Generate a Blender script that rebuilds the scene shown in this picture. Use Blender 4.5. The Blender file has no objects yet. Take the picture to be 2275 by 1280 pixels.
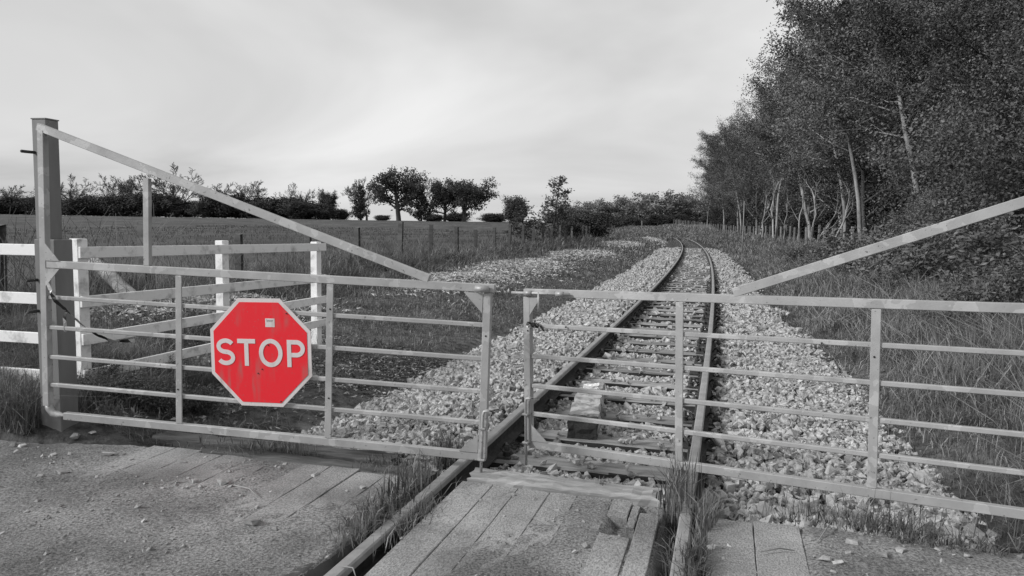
import bpy, bmesh, math, random
import numpy as np
from mathutils import Vector, Matrix

# ------------------------------------------------------------------ camera
SC = bpy.context.scene
COL = SC.collection
FPX, HORIZON, ROLL, EYE = 1635.9, 496.3, 0.01557, 1.60      # focal length in photo pixels (2275 wide), horizon row, roll, eye height over the rail tops
_p = math.atan((HORIZON - 640) / FPX)
FW = np.array([0, math.cos(_p), math.sin(_p)]); UP0 = np.array([0, -math.sin(_p), math.cos(_p)]); RT0 = np.array([1.0, 0, 0])
RT = RT0 * math.cos(ROLL) + UP0 * math.sin(ROLL); UP = -RT0 * math.sin(ROLL) + UP0 * math.cos(ROLL)
CAM = np.array([0, 0, EYE])
cd = bpy.data.cameras.new('camera'); cam = bpy.data.objects.new('camera', cd); COL.objects.link(cam)
cd.sensor_width = 36; cd.lens = FPX / 2275 * 36; cd.clip_start = 0.05; cd.clip_end = 4000
M = Matrix([[RT[i], UP[i], -FW[i], CAM[i]] for i in range(3)] + [[0, 0, 0, 1]])
cam.matrix_world = M
SC.camera = cam

# ------------------------------------------------------------------ world, sun, exposure
SUN_TO = Vector((-0.80, -0.28, 0.50)).normalized()
w = bpy.data.worlds.new('World'); SC.world = w; w.use_nodes = True
nt = w.node_tree; nt.nodes.clear()
def wn(t): return nt.nodes.new(t)
out = wn('ShaderNodeOutputWorld'); bg = wn('ShaderNodeBackground'); bg.inputs[1].default_value = 0.10
sky = wn('ShaderNodeTexSky'); sky.sky_type = 'NISHITA'; sky.sun_disc = False
sky.sun_elevation = math.asin(SUN_TO.z); sky.sun_rotation = math.atan2(SUN_TO.x, SUN_TO.y); sky.air_density = 1; sky.dust_density = 3
bw = wn('ShaderNodeRGBToBW'); nt.links.new(sky.outputs[0], bw.inputs[0])
tc = wn('ShaderNodeTexCoord'); sep = wn('ShaderNodeSeparateXYZ'); nt.links.new(tc.outputs['Generated'], sep.inputs[0])
def math_(op, a, b=None, c=None):
    n = wn('ShaderNodeMath'); n.operation = op
    for i, v in enumerate((a, b, c)):
        if v is None: continue
        if isinstance(v, (int, float)): n.inputs[i].default_value = v
        else: nt.links.new(v, n.inputs[i])
    return n.outputs[0]
zz = math_('ADD', math_('ABSOLUTE', sep.outputs[2]), 0.16)
cx = math_('DIVIDE', sep.outputs[0], zz); cy = math_('DIVIDE', sep.outputs[1], zz)
comb = wn('ShaderNodeCombineXYZ'); nt.links.new(cx, comb.inputs[0]); nt.links.new(cy, comb.inputs[1]); comb.inputs[2].default_value = 3.3
nz = wn('ShaderNodeTexNoise'); nz.inputs['Scale'].default_value = 0.42; nz.inputs['Detail'].default_value = 5; nz.inputs['Roughness'].default_value = 0.5; nz.inputs['Distortion'].default_value = 0.5
nt.links.new(comb.outputs[0], nz.inputs['Vector'])
cr = wn('ShaderNodeMapRange'); cr.inputs[1].default_value = 0.30; cr.inputs[2].default_value = 0.70; cr.inputs[3].default_value = 3.7; cr.inputs[4].default_value = 7.0
nt.links.new(nz.outputs[0], cr.inputs[0])
mx = wn('ShaderNodeMix'); mx.data_type = 'FLOAT'; mx.inputs[0].default_value = 0.90
nt.links.new(bw.outputs[0], mx.inputs[2]); nt.links.new(cr.outputs[0], mx.inputs[3])
nt.links.new(mx.outputs[0], bg.inputs[0]); nt.links.new(bg.outputs[0], out.inputs[0])
sl = bpy.data.lights.new('sun', 'SUN'); sl.energy = 2.4; sl.angle = math.radians(11); sl.color = (1, 1, 1)
so = bpy.data.objects.new('sun', sl); COL.objects.link(so); so.rotation_euler = SUN_TO.to_track_quat('Z', 'Y').to_euler(); so.location = (-20, -10, 30)
SC.view_settings.view_transform = 'Standard'; SC.view_settings.look = 'None'; SC.view_settings.exposure = 0.4; SC.view_settings.gamma = 1; SC.view_settings.use_curve_mapping = False

# ------------------------------------------------------------------ geometry of the place
X0, TH0, KC = -0.9586, 0.2872, 0.00109331
RC = 1 / KC
OX, OY = X0 - math.cos(TH0) * RC, math.sin(TH0) * RC
def XY(s, u):                                   # track coordinates (distance along, offset to the right) to plan
    s = np.asarray(s, float); u = np.asarray(u, float); h = TH0 - KC * s
    return OX + (RC + u) * np.cos(h), OY - (RC + u) * np.sin(h)
def SU(x, y):
    vx = np.asarray(x, float) - OX; vy = np.asarray(y, float) - OY
    return (TH0 - np.arctan2(-vy, vx)) / KC, np.hypot(vx, vy) - RC
def head(s): return TH0 - KC * s                # heading from +Y towards +X
def ray(px, py): return FW + RT * (px - 1137.5) / FPX - UP * (py - 640) / FPX
def at_z(px, py, z): d = ray(px, py); return CAM + d * (z - EYE) / d[2]
def at_d(px, py, dist): return CAM + ray(px, py) * dist
def sstep(a, b, x): t = np.clip((np.asarray(x, float) - a) / (b - a), 0, 1); return t * t * (3 - 2 * t)
def wob(x, y, f, seed=0.0):                     # cheap smooth noise, about -1..1
    return (np.sin(x * f + 1.3 + seed) * np.cos(y * f * 1.17 - .7 + seed * 2) + .6 * np.sin(x * f * 2.13 - y * f * 1.71 + 2.1 + seed) + .4 * np.cos(x * f * 3.7 + y * f * 4.3 + seed * 3)) / 1.6
GU = [-400, -60, -9, -8, -6, -4, -3, -2.5, 2.3, 3, 4.5, 7, 9, 14, 60, 400]
GZ = [.3, .3, .26, .24, .10, -.02, -.2, -.34, -.34, -.16, .06, .28, .34, .5, .9, 1.2]
MOUNDS = [(9.3, -6.9, 1.9, 1.25, .30), (17.5, -5.4, 2.2, 1.0, .16), (24, -5.6, 5, 1.3, .14), (36, -5.3, 6, 1.5, .16), (58, -5.2, 9, 1.4, .2), (88, -3.6, 12, 1.2, .15)]
def gz(x, y):
    s, u = SU(x, y)
    z = np.interp(u, GU, GZ)
    r = np.hypot(x, y)
    z = z + np.where(u < -8, 1.42 * sstep(16, 190, r) * sstep(-8, -14, u), 0)
    z = z + 1.9 * sstep(95, 230, s) * sstep(-9, -2, u)
    near_left = np.exp(-((s - 4.9) / .9) ** 2) * sstep(-3.0, -3.8, u)
    z = z + .06 * near_left
    z = z + .035 * wob(x, y, 1.9) * sstep(2.6, 3.6, np.abs(u)) + .10 * wob(x, y, .35, 2.) * sstep(4, 9, np.abs(u)) * sstep(6, 14, s)
    for (ms, mu, a, b, hgt) in MOUNDS:
        z = z + hgt * np.exp(-((s - ms) / a) ** 2 - ((u - mu) / b) ** 2)
    z = z - .35 * sstep(4.42, 4.12, s)
    return z

# ------------------------------------------------------------------ helpers
def link(o, parent=None):
    COL.objects.link(o)
    if parent is not None: o.parent = parent
    return o
def tag(o, label=None, cat=None, group=None, kind=None):
    if label: o['label'] = label
    if cat: o['category'] = cat
    if group: o['group'] = group
    if kind: o['kind'] = kind
    return o
def empty(name, loc=(0, 0, 0), rz=0, label=None, cat=None, group=None):
    o = bpy.data.objects.new(name, None); o.location = loc; o.rotation_euler = (0, 0, rz); o.empty_display_size = .1
    return tag(link(o), label, cat, group)
def npmesh(name, V, F, mat=None, smooth=False):
    V = np.ascontiguousarray(V, dtype=np.float32); F = np.ascontiguousarray(F, dtype=np.int32)
    me = bpy.data.meshes.new(name); k = F.shape[1]
    me.vertices.add(len(V)); me.vertices.foreach_set('co', V.ravel())
    me.loops.add(F.size); me.loops.foreach_set('vertex_index', F.ravel())
    me.polygons.add(len(F)); me.polygons.foreach_set('loop_start', np.arange(0, F.size, k, dtype=np.int32))
    me.polygons.foreach_set('use_smooth', np.full(len(F), bool(smooth)))
    me.update(calc_edges=True)
    if mat: me.materials.append(mat)
    return me
def npobj(name, V, F, mat, parent=None, smooth=False):
    return link(bpy.data.objects.new(name, npmesh(name, V, F, mat, smooth)), parent)
def mobj(name, me, parent=None, loc=None, rot=None, scale=None):
    o = bpy.data.objects.new(name, me)
    if loc is not None: o.location = loc
    if rot is not None: o.rotation_euler = rot
    if scale is not None: o.scale = scale if hasattr(scale, '__len__') else (scale,) * 3
    return link(o, parent)
def bmesh_to(name, bm, mat, smooth=False):
    bmesh.ops.recalc_face_normals(bm, faces=bm.faces)
    me = bpy.data.meshes.new(name); bm.to_mesh(me); bm.free()
    if mat: me.materials.append(mat)
    if smooth:
        for p in me.polygons: p.use_smooth = True
    return me
def box_me(name, x0, x1, y0, y1, z0, z1, mat, bev=.003, seg=1):
    bm = bmesh.new(); bmesh.ops.create_cube(bm, size=1)
    for v in bm.verts: v.co = ((x0 + x1) / 2 + v.co.x * (x1 - x0), (y0 + y1) / 2 + v.co.y * (y1 - y0), (z0 + z1) / 2 + v.co.z * (z1 - z0))
    if bev: bmesh.ops.bevel(bm, geom=bm.edges[:], offset=bev, segments=seg, affect='EDGES', profile=.5)
    return bmesh_to(name, bm, mat)
def box(name, x0, x1, y0, y1, z0, z1, mat, parent=None, bev=.003): return mobj(name, box_me(name, x0, x1, y0, y1, z0, z1, mat, bev), parent)
def prism_me(name, pts, y0, y1, mat, bev=0):   # polygon in x,z extruded along y
    bm = bmesh.new()
    vs = [bm.verts.new((p[0], y0, p[1])) for p in pts]; f = bm.faces.new(vs)
    r = bmesh.ops.extrude_face_region(bm, geom=[f])
    for v in r['geom']:
        if isinstance(v, bmesh.types.BMVert): v.co.y = y1
    if bev: bmesh.ops.bevel(bm, geom=bm.edges[:], offset=bev, segments=1, affect='EDGES')
    return bmesh_to(name, bm, mat)
def tubes(lines, sides_of):                     # [(pts, radii, level)] to one vertex and face array
    VV, FF, base = [], [], 0
    for pts, rad, lvl in lines:
        k = sides_of(lvl); P = np.asarray(pts, float); n = len(P); R = np.asarray(rad, float)
        T = np.gradient(P, axis=0); T /= np.linalg.norm(T, axis=1)[:, None] + 1e-9
        a = np.array([0, 0, 1.0]) if abs(T[0][2]) < .9 else np.array([1.0, 0, 0])
        A = np.cross(T, a); A /= np.linalg.norm(A, axis=1)[:, None] + 1e-9; B = np.cross(T, A)
        ang = np.arange(k) * 2 * math.pi / k
        ring = P[:, None, :] + R[:, None, None] * (A[:, None, :] * np.cos(ang)[None, :, None] + B[:, None, :] * np.sin(ang)[None, :, None])
        VV.append(ring.reshape(-1, 3))
        i = np.arange(n - 1)[:, None] * k; j = np.arange(k)[None, :]; j2 = (j + 1) % k
        FF.append(np.stack([i + j, i + j2, i + k + j2, i + k + j], -1).reshape(-1, 4) + base)
        base += n * k
    return np.concatenate(VV), np.concatenate(FF)
def tube_me(name, pts, r, mat, sides=8, caps=True):
    V, F = tubes([(pts, [r] * len(pts) if np.isscalar(r) else r, 0)], lambda l: sides)
    bm = bmesh.new(); vs = [bm.verts.new(v) for v in V]
    for f in F: bm.faces.new([vs[i] for i in f])
    if caps: bm.faces.new(vs[:sides][::-1]); bm.faces.new(vs[-sides:])
    return bmesh_to(name, bm, mat, True)
def rot_mats(rng, n):
    q = rng.normal(size=(n, 4)); q /= np.linalg.norm(q, axis=1)[:, None]; a, b, c, d = q.T
    return np.stack([np.stack([1 - 2 * (c * c + d * d), 2 * (b * c - a * d), 2 * (b * d + a * c)], -1),
                     np.stack([2 * (b * c + a * d), 1 - 2 * (b * b + d * d), 2 * (c * d - a * b)], -1),
                     np.stack([2 * (b * d - a * c), 2 * (c * d + a * b), 1 - 2 * (b * b + c * c)], -1)], 1)

# ------------------------------------------------------------------ materials (the photograph is black and white but for the sign)
def material(name, lo, hi, scale=8, detail=6, rough=.8, bump=0.0, bscale=None, stretch=(1, 1, 1), spec=.3, coord='Object', metal=0, rnd=0.0, contrast=(.3, .7), trans=0.0):
    m = bpy.data.materials.new(name); m.use_nodes = True; N = m.node_tree.nodes; L = m.node_tree.links
    b = N['Principled BSDF']; b.inputs['Roughness'].default_value = rough; b.inputs['Specular IOR Level'].default_value = spec; b.inputs['Metallic'].default_value = metal
    t = N.new('ShaderNodeTexCoord'); mp = N.new('ShaderNodeMapping'); mp.inputs['Scale'].default_value = stretch
    L.new(t.outputs[coord], mp.inputs[0])
    if rnd or coord == 'Object':
        oi = N.new('ShaderNodeObjectInfo'); ml = N.new('ShaderNodeMath'); ml.operation = 'MULTIPLY'; ml.inputs[1].default_value = 37.0
        L.new(oi.outputs['Random'], ml.inputs[0]); L.new(ml.outputs[0], mp.inputs['Location'])
    n = N.new('ShaderNodeTexNoise'); n.inputs['Scale'].default_value = scale; n.inputs['Detail'].default_value = detail; n.inputs['Roughness'].default_value = .6
    L.new(mp.outputs[0], n.inputs['Vector'])
    r = N.new('ShaderNodeMapRange'); r.inputs[1].default_value = contrast[0]; r.inputs[2].default_value = contrast[1]; r.inputs[3].default_value = lo; r.inputs[4].default_value = hi
    L.new(n.outputs[0], r.inputs[0]); val = r.outputs[0]
    if rnd:
        q = N.new('ShaderNodeMapRange'); q.inputs[3].default_value = 1 - rnd; q.inputs[4].default_value = 1 + rnd; L.new(oi.outputs['Random'], q.inputs[0])
        mm = N.new('ShaderNodeMath'); mm.operation = 'MULTIPLY'; L.new(val, mm.inputs[0]); L.new(q.outputs[0], mm.inputs[1]); val = mm.outputs[0]
    L.new(val, b.inputs['Base Color'])
    if bump:
        n2 = N.new('ShaderNodeTexNoise'); n2.inputs['Scale'].default_value = bscale or scale * 4; n2.inputs['Detail'].default_value = 8; n2.inputs['Roughness'].default_value = .65; L.new(mp.outputs[0], n2.inputs['Vector'])
        bp = N.new('ShaderNodeBump'); bp.inputs['Strength'].default_value = 1; bp.inputs['Distance'].default_value = bump; L.new(n2.outputs[0], bp.inputs['Height']); L.new(bp.outputs[0], b.inputs['Normal'])
    if trans:
        tr = N.new('ShaderNodeBsdfTranslucent'); L.new(val, tr.inputs[0]); ms = N.new('ShaderNodeMixShader'); ms.inputs[0].default_value = trans
        o = N['Material Output']; L.new(b.outputs[0], ms.inputs[1]); L.new(tr.outputs[0], ms.inputs[2]); L.new(ms.outputs[0], o.inputs[0])
    m['val'] = 0
    return m, N, L, b, val, mp
def mat(*a, **k): return material(*a, **k)[0]
def node(N, t, **kw):
    n = N.new(t)
    for k, v in kw.items(): setattr(n, k, v)
    return n

def patchy(m, sc, lo, hi):
    N = m.node_tree.nodes; L = m.node_tree.links; b = N['Principled BSDF']; src = b.inputs['Base Color'].links[0].from_socket
    g_ = N.new('ShaderNodeNewGeometry'); n = N.new('ShaderNodeTexNoise'); n.inputs['Scale'].default_value = sc; n.inputs['Detail'].default_value = 5; L.new(g_.outputs['Position'], n.inputs['Vector'])
    r = N.new('ShaderNodeMapRange'); r.inputs[1].default_value = .36; r.inputs[2].default_value = .64; r.inputs[3].default_value = lo; r.inputs[4].default_value = hi; L.new(n.outputs[0], r.inputs[0])
    mu = N.new('ShaderNodeMath'); mu.operation = 'MULTIPLY'; L.new(src, mu.inputs[0]); L.new(r.outputs[0], mu.inputs[1]); L.new(mu.outputs[0], b.inputs['Base Color'])
    for q in N:
        if q.type == 'BSDF_TRANSLUCENT': L.new(mu.outputs[0], q.inputs[0])
def galvanised():
    m, N, L, b, val, mp = material('galvanised_steel', .31, .43, 5, 4, .48, .0008, 60, spec=.5)
    vo = N.new('ShaderNodeTexVoronoi'); vo.inputs['Scale'].default_value = 13; vo.inputs['Randomness'].default_value = 1
    ns = N.new('ShaderNodeTexNoise'); ns.inputs['Scale'].default_value = 14; L.new(mp.outputs[0], ns.inputs['Vector'])
    ad = N.new('ShaderNodeMix'); ad.data_type = 'VECTOR'; ad.inputs[0].default_value = .16; L.new(mp.outputs[0], ad.inputs[4]); L.new(ns.outputs['Color'], ad.inputs[5]); L.new(ad.outputs[1], vo.inputs['Vector'])
    rp = N.new('ShaderNodeMapRange'); rp.inputs[1].default_value = .80; rp.inputs[2].default_value = .84; rp.inputs[3].default_value = 0; rp.inputs[4].default_value = .085
    sp = N.new('ShaderNodeSeparateColor'); L.new(vo.outputs['Color'], sp.inputs[0]); L.new(sp.outputs[0], rp.inputs[0])
    a2 = N.new('ShaderNodeMath'); a2.operation = 'ADD'; L.new(val, a2.inputs[0]); L.new(rp.outputs[0], a2.inputs[1])
    # dark specks
    n3 = N.new('ShaderNodeTexNoise'); n3.inputs['Scale'].default_value = 45; n3.inputs['Detail'].default_value = 2; L.new(mp.outputs[0], n3.inputs['Vector'])
    r3 = N.new('ShaderNodeMapRange'); r3.inputs[1].default_value = .69; r3.inputs[2].default_value = .73; r3.inputs[3].default_value = 1; r3.inputs[4].default_value = .45; L.new(n3.outputs[0], r3.inputs[0])
    m3 = N.new('ShaderNodeMath'); m3.operation = 'MULTIPLY'; L.new(a2.outputs[0], m3.inputs[0]); L.new(r3.outputs[0], m3.inputs[1])
    L.new(m3.outputs[0], b.inputs['Base Color']); b.inputs['Metallic'].default_value = .25
    return m
MT = {}
MT['galv'] = galvanised()
MT['post_steel'] = mat('weathered_post_steel', .15, .24, 3, 6, .7, .002, 30, (1, 1, .3))
MT['white'] = mat('worn_white_paint', .42, .80, 7, 8, .6, .002, 30, (1, 1, 1), contrast=(.30, .48), rnd=.05)
MT['timber'] = mat('weathered_timber', .12, .36, 14, 8, .9, .008, 22, (.12, 1, 1), rnd=.25)
MT['old_timber'] = mat('dark_old_timber', .035, .15, 16, 8, .9, .008, 22, (.12, 1, 1), rnd=.2)
MT['creosote_shade'] = mat('shaded_creosoted_side', .015, .05, 14, 6, .85, .006, 22, (.12, 1, 1))  # sleeper sides: creosote, with the shade on them painted into the colour
MT['plank'] = mat('gritty_deck_timber', .17, .34, 110, 8, .95, .005, 130, (.6, 1, 1), rnd=.08, contrast=(.36, .6))
MT['old_post'] = mat('grey_fence_post', .07, .15, 8, 6, .9, .005, 20, (1, 1, .15), rnd=.3)
MT['pale_post'] = mat('pale_fence_post', .14, .26, 8, 6, .9, .005, 20, (1, 1, .15), rnd=.3)
MT['railhead'] = mat('worn_rail_head', .21, .33, 6, 6, .55, .001, 40, spec=.5)
MT['railweb_shade'] = mat('shaded_rusty_rail_web', .022, .05, 20, 6, .85, .003, 40)  # rust, darkened further to paint in the shade on the rail sides
MT['iron'] = mat('rusty_iron', .03, .08, 12, 6, .8, .003, 40, rnd=.3)
MT['ballast'] = mat('ballast_stone', .11, .58, 21, 2, .9, .006, 60)
MT['ballast_one'] = mat('single_ballast_stone', .27, .47, 1.3, 5, .9, .004, 5, rnd=.35)
MT['bed'] = mat('ballast_bed', .02, .12, 30, 6, .95, .03, 24, contrast=(.45, .65))  # kept near black: paints the shade in the gaps between the stones
MT['soil'] = mat('grassy_soil', .035, .16, 9, 12, .95, .05, 16, contrast=(.35, .65))
MT['road'] = mat('gritty_road', .10, .34, 70, 10, .95, .012, 110, contrast=(.36, .62))
MT['grit'] = mat('grit_stone', .15, .38, 9, 4, .9, coord='Object', rnd=.0)
MT['field'] = mat('field_crop', .045, .085, .9, 8, .95, .03, 6, (1, .25, 1))
MT['grass'] = mat('grass_blade', .06, .22, 1.6, 8, .6, spec=.4, trans=.25)
MT['crop'] = mat('crop_blade', .05, .11, .6, 3, .7, spec=.3, trans=.2)
MT['dry'] = mat('dry_grass', .22, .40, 1.4, 3, .7, spec=.3, trans=.2)
MT['stem'] = mat('dead_stem', .08, .20, 1.4, 3, .8)
MT['leaf_wood'] = mat('wood_foliage', .065, .19, .5, 5, .5, spec=.45, trans=.2, rnd=.3)
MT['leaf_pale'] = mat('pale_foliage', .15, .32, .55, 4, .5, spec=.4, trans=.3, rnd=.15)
MT['leaf_dark'] = mat('dark_foliage', .03, .085, .4, 4, .6, spec=.3, trans=.15, rnd=.15)
MT['leaf_park'] = mat('park_tree_foliage', .05, .14, .3, 5, .6, spec=.3, trans=.25, rnd=.12)
MT['bark'] = mat('dark_bark', .05, .11, 3, 5, .9, .01, 8, (1, 1, .3), rnd=.2)
MT['bark_pale'] = mat('pale_bark', .13, .42, 2.2, 5, .85, .01, 8, (1, 1, .5), rnd=.2)
MT['twig'] = mat('bare_twig', .06, .11, 2, 3, .9)
MT['chip'] = mat('wood_chip', .32, .60, 1.4, 4, .85)
MT['litter'] = mat('leaf_litter', .05, .46, 12, 3, .8, contrast=(.4, .66))
MT['concrete'] = mat('broken_concrete', .20, .46, 7, 8, .95, .012, 14, contrast=(.4, .58))
MT['dark_end'] = mat('dark_broken_face', .015, .06, 9, 8, .95, .02, 14)  # near end of the block, darker than its body
MT['can'] = mat('crushed_can', .35, .85, 40, 3, .35, .004, 30, contrast=(.42, .5))
MT['soot'] = mat('black_plastic', .015, .03, 8, 3, .5)
MT['log'] = mat('log_bark', .18, .42, 5, 6, .9, .01, 12, (.4, 1, 1), contrast=(.4, .6))
MT['dirt'] = mat('packed_dirt', .05, .10, 4, 8, .95, .006, 60)
for k_ in ('road', 'plank'): patchy(MT[k_], 1.7, .62, 1.2)
patchy(MT['soil'], .8, .6, 1.3); patchy(MT['leaf_wood'], .28, .45, 1.4); patchy(MT['leaf_park'], .22, .6, 1.3); patchy(MT['leaf_pale'], .2, .6, 1.3); patchy(MT['grass'], 1.1, .6, 1.3); patchy(MT['field'], .12, .75, 1.25)
MT['bolt'] = mat('bolt_head', .02, .04, 8, 3, .6)

def sign_mats():
    def dirty(name, base, dirt, amt):
        m = bpy.data.materials.new(name); m.use_nodes = True; N = m.node_tree.nodes; L = m.node_tree.links; b = N['Principled BSDF']
        b.inputs['Roughness'].default_value = .45; b.inputs['Specular IOR Level'].default_value = .35
        t = N.new('ShaderNodeTexCoord'); mp = N.new('ShaderNodeMapping'); mp.inputs['Scale'].default_value = (1, 1, .16); L.new(t.outputs['Object'], mp.inputs[0])
        n = N.new('ShaderNodeTexNoise'); n.inputs['Scale'].default_value = 16; n.inputs['Detail'].default_value = 6; L.new(mp.outputs[0], n.inputs['Vector'])
        r = N.new('ShaderNodeMapRange'); r.inputs[1].default_value = .50; r.inputs[2].default_value = .74; r.inputs[3].default_value = 0; r.inputs[4].default_value = amt; L.new(n.outputs[0], r.inputs[0])
        n2 = N.new('ShaderNodeTexNoise'); n2.inputs['Scale'].default_value = 3.2; n2.inputs['Detail'].default_value = 3; L.new(t.outputs['Object'], n2.inputs['Vector'])
        r2 = N.new('ShaderNodeMapRange'); r2.inputs[1].default_value = .46; r2.inputs[2].default_value = .66; L.new(n2.outputs[0], r2.inputs[0])
        mu = N.new('ShaderNodeMath'); mu.operation = 'MULTIPLY'; L.new(r.outputs[0], mu.inputs[0]); L.new(r2.outputs[0], mu.inputs[1])
        n3 = N.new('ShaderNodeTexNoise'); n3.inputs['Scale'].default_value = 70; n3.inputs['Detail'].default_value = 3; L.new(t.outputs['Object'], n3.inputs['Vector'])
        r3 = N.new('ShaderNodeMapRange'); r3.inputs[1].default_value = .64; r3.inputs[2].default_value = .72; r3.inputs[3].default_value = 0; r3.inputs[4].default_value = .35; L.new(n3.outputs[0], r3.inputs[0])
        mxx = N.new('ShaderNodeMath'); mxx.operation = 'MAXIMUM'; L.new(mu.outputs[0], mxx.inputs[0]); L.new(r3.outputs[0], mxx.inputs[1])
        mi = N.new('ShaderNodeMix'); mi.data_type = 'RGBA'; mi.inputs[6].default_value = (*base, 1); mi.inputs[7].default_value = (*dirt, 1); L.new(mxx.outputs[0], mi.inputs[0]); L.new(mi.outputs[2], b.inputs['Base Color'])
        return m
    return dirty('sign_red', (.74, .020, .032), (.26, .15, .14), 1.0), dirty('sign_white', (.62, .58, .58), (.24, .20, .17), .85)
MT['sign_red'], MT['sign_white'] = sign_mats()
def tape_mat():
    m = bpy.data.materials.new('striped_tape'); m.use_nodes = True; N = m.node_tree.nodes; L = m.node_tree.links; b = N['Principled BSDF']; b.inputs['Roughness'].default_value = .4
    t = N.new('ShaderNodeTexCoord'); wv = N.new('ShaderNodeTexWave'); wv.inputs['Scale'].default_value = 3.2; wv.bands_direction = 'DIAGONAL'; L.new(t.outputs['Object'], wv.inputs[0])
    r = N.new('ShaderNodeMapRange'); r.inputs[1].default_value = .48; r.inputs[2].default_value = .52; r.inputs[3].default_value = .012; r.inputs[4].default_value = .40; L.new(wv.outputs[1], r.inputs[0]); L.new(r.outputs[0], b.inputs['Base Color'])
    return m
MT['tape'] = tape_mat()

# ================================================================== SETTING
def grid(xs, ys, fz, flip=False):
    X, Y = np.meshgrid(xs, ys); Z = fz(X, Y)
    V = np.stack([X, Y, Z], -1).reshape(-1, 3); nx = len(xs); ny = len(ys)
    i = (np.arange(ny - 1)[:, None] * nx + np.arange(nx - 1)[None, :]).ravel()
    return V, np.stack([i, i + 1, i + nx + 1, i + nx], -1)
def axis(*segs):
    a = [np.arange(s, e, st) for s, e, st in segs]; return np.unique(np.concatenate(a + [[segs[-1][1]]]))
# ground: one sheet to the horizon
gx = axis((-1500, -200, 100), (-200, -40, 8), (-40, -10, 1.0), (-10, 14, .2), (14, 44, 1.0), (44, 200, 8), (200, 1500, 100))
gy = axis((-200, -10, 20), (-10, 3, 1.0), (3, 16, .2), (16, 45, .5), (45, 130, 1.5), (130, 300, 5), (300, 2200, 100))
V, F = grid(gx, gy, gz)
g = npobj('ground', V, F, MT['soil'], smooth=True); tag(g, kind='structure')
# field: a strip of crop beyond the left fence, laid just over the ground
fs = axis((-60, 0, 4), (0, 60, 1.0), (60, 240, 4)); fu = axis((-420, -200, 20), (-200, -40, 4), (-40, -9.2, .6))
S_, U_ = np.meshgrid(fs, fu); fx, fy = XY(S_, U_)
edge = np.hypot(fx, fy)
Vf = np.stack([fx, fy, gz(fx, fy) + .035], -1).reshape(-1, 3); nx = len(fs)
i = (np.arange(len(fu) - 1)[:, None] * nx + np.arange(nx - 1)[None, :]).ravel(); Ff = np.stack([i, i + 1, i + nx + 1, i + nx], -1)
keep = (np.hypot(Vf[Ff[:, 0], 0], Vf[Ff[:, 0], 1]) < 188) & (Vf[Ff[:, 0], 1] > -20)
fo = npobj('field', Vf, Ff[keep][:, ::-1], MT['field'], smooth=True); tag(fo, kind='structure')

# ballast bed, a ribbon along the track
BU = np.array([-2.95, -2.6, -2.2, -1.6, -1.0, -.82, -.66, .66, .82, 1.0, 1.6, 2.1, 2.5, 2.9]); BZ = np.array([-.42, -.31, -.245, -.208, -.198, -.205, -.256, -.256, -.205, -.198, -.212, -.25, -.30, -.42])
def bz(s, u): return np.interp(u, BU, BZ) - .03 * sstep(30, 60, s)
bs = axis((4.3, 20, .12), (20, 60, .5), (60, 170, 2)); bu = np.linspace(-2.95, 2.9, 60)
S_, U_ = np.meshgrid(bs, bu); bx_, by_ = XY(S_, U_)
Z_ = bz(S_, U_) + .012 * wob(bx_, by_, 9.) + 1.9 * sstep(95, 230, S_) * .9
Vb = np.stack([bx_, by_, Z_], -1).reshape(-1, 3); nx = len(bs)
i = (np.arange(len(bu) - 1)[:, None] * nx + np.arange(nx - 1)[None, :]).ravel()
bed = npobj('ballast_bed', Vb, np.stack([i, i + nx, i + nx + 1, i + 1], -1), MT['bed'], smooth=True); tag(bed, kind='structure')

# road over the crossing, level with the rail tops, sunken where the timber decks lie and along the rails
def road_z(s, u):
    x, y = XY(s, u)
    n1 = wob(x, y, 5.2); n2 = wob(x, y, 17., 3.); n3 = wob(x, y, 2.1, 5.); n4 = wob(x, y, 43., 1.)
    n5 = wob(x, y, 29., 6.)
    z = -.006 + .007 * n3 + .0035 * n1 + .003 * n2 + .0022 * n4 + .0022 * n5
    deckL = sstep(-3.2, -2.9, u) * (1 - sstep(-.90, -.86, u)) * sstep(3.3, 4.2, s + .25 * n1 + .35 * n3 - .25 * sstep(-1.2, -.9, u))
    deckC = sstep(-.66, -.62, u) * (1 - sstep(.63, .66, u)) * sstep(2.9, 4.2, s + .30 * n1 + .5 * n3 + 1.2 * sstep(-.1, -.6, u))
    deckR = sstep(.86, .90, u) * (1 - sstep(1.34, 1.38, u)) * sstep(3.55, 3.9, s + .15 * n1)
    z = z - .014 * np.maximum(np.maximum(deckL * .85, deckC), deckR * 1.5)
    z = np.where((u > -.64) & (u < .64), z - .002, z)
    z = z - .06 * sstep(.33, .37, u + .015 * n2) * (1 - sstep(.60, .63, u)) * sstep(3.97, 4.03, s + .03 * n5) * (1 - sstep(4.40, 4.46, s))
    du = np.abs(np.abs(u) - .7525)
    fl = (1 - sstep(.095, .115, du)) * np.where(u < 0, sstep(3.05, 3.5, s + .1 * n1), sstep(2.9, 3.4, s + .1 * n1))
    z = z - .13 * fl - .02 * (1 - sstep(.09, .13, du))
    z = z - .02 * sstep(4.28, 4.42, s + .05 * n1) * (1 - np.maximum(deckC, deckL))
    z = z - .05 * sstep(-3.0, -3.9, u) * sstep(3.6, 4.6, s + .2 * n3)
    return z
rs = axis((-40, -6, 4), (-6, .4, .4), (.4, 4.46, .034)); ru = axis((-60, -6, 4), (-6, 4.2, .032), (4.2, 6, .3), (6, 60, 6))
S_, U_ = np.meshgrid(rs, ru); rx_, ry_ = XY(S_, U_)
Vr = np.stack([rx_, ry_, road_z(S_, U_)], -1).reshape(-1, 3); nx = len(rs)
i = (np.arange(len(ru) - 1)[:, None] * nx + np.arange(nx - 1)[None, :]).ravel()
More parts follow.
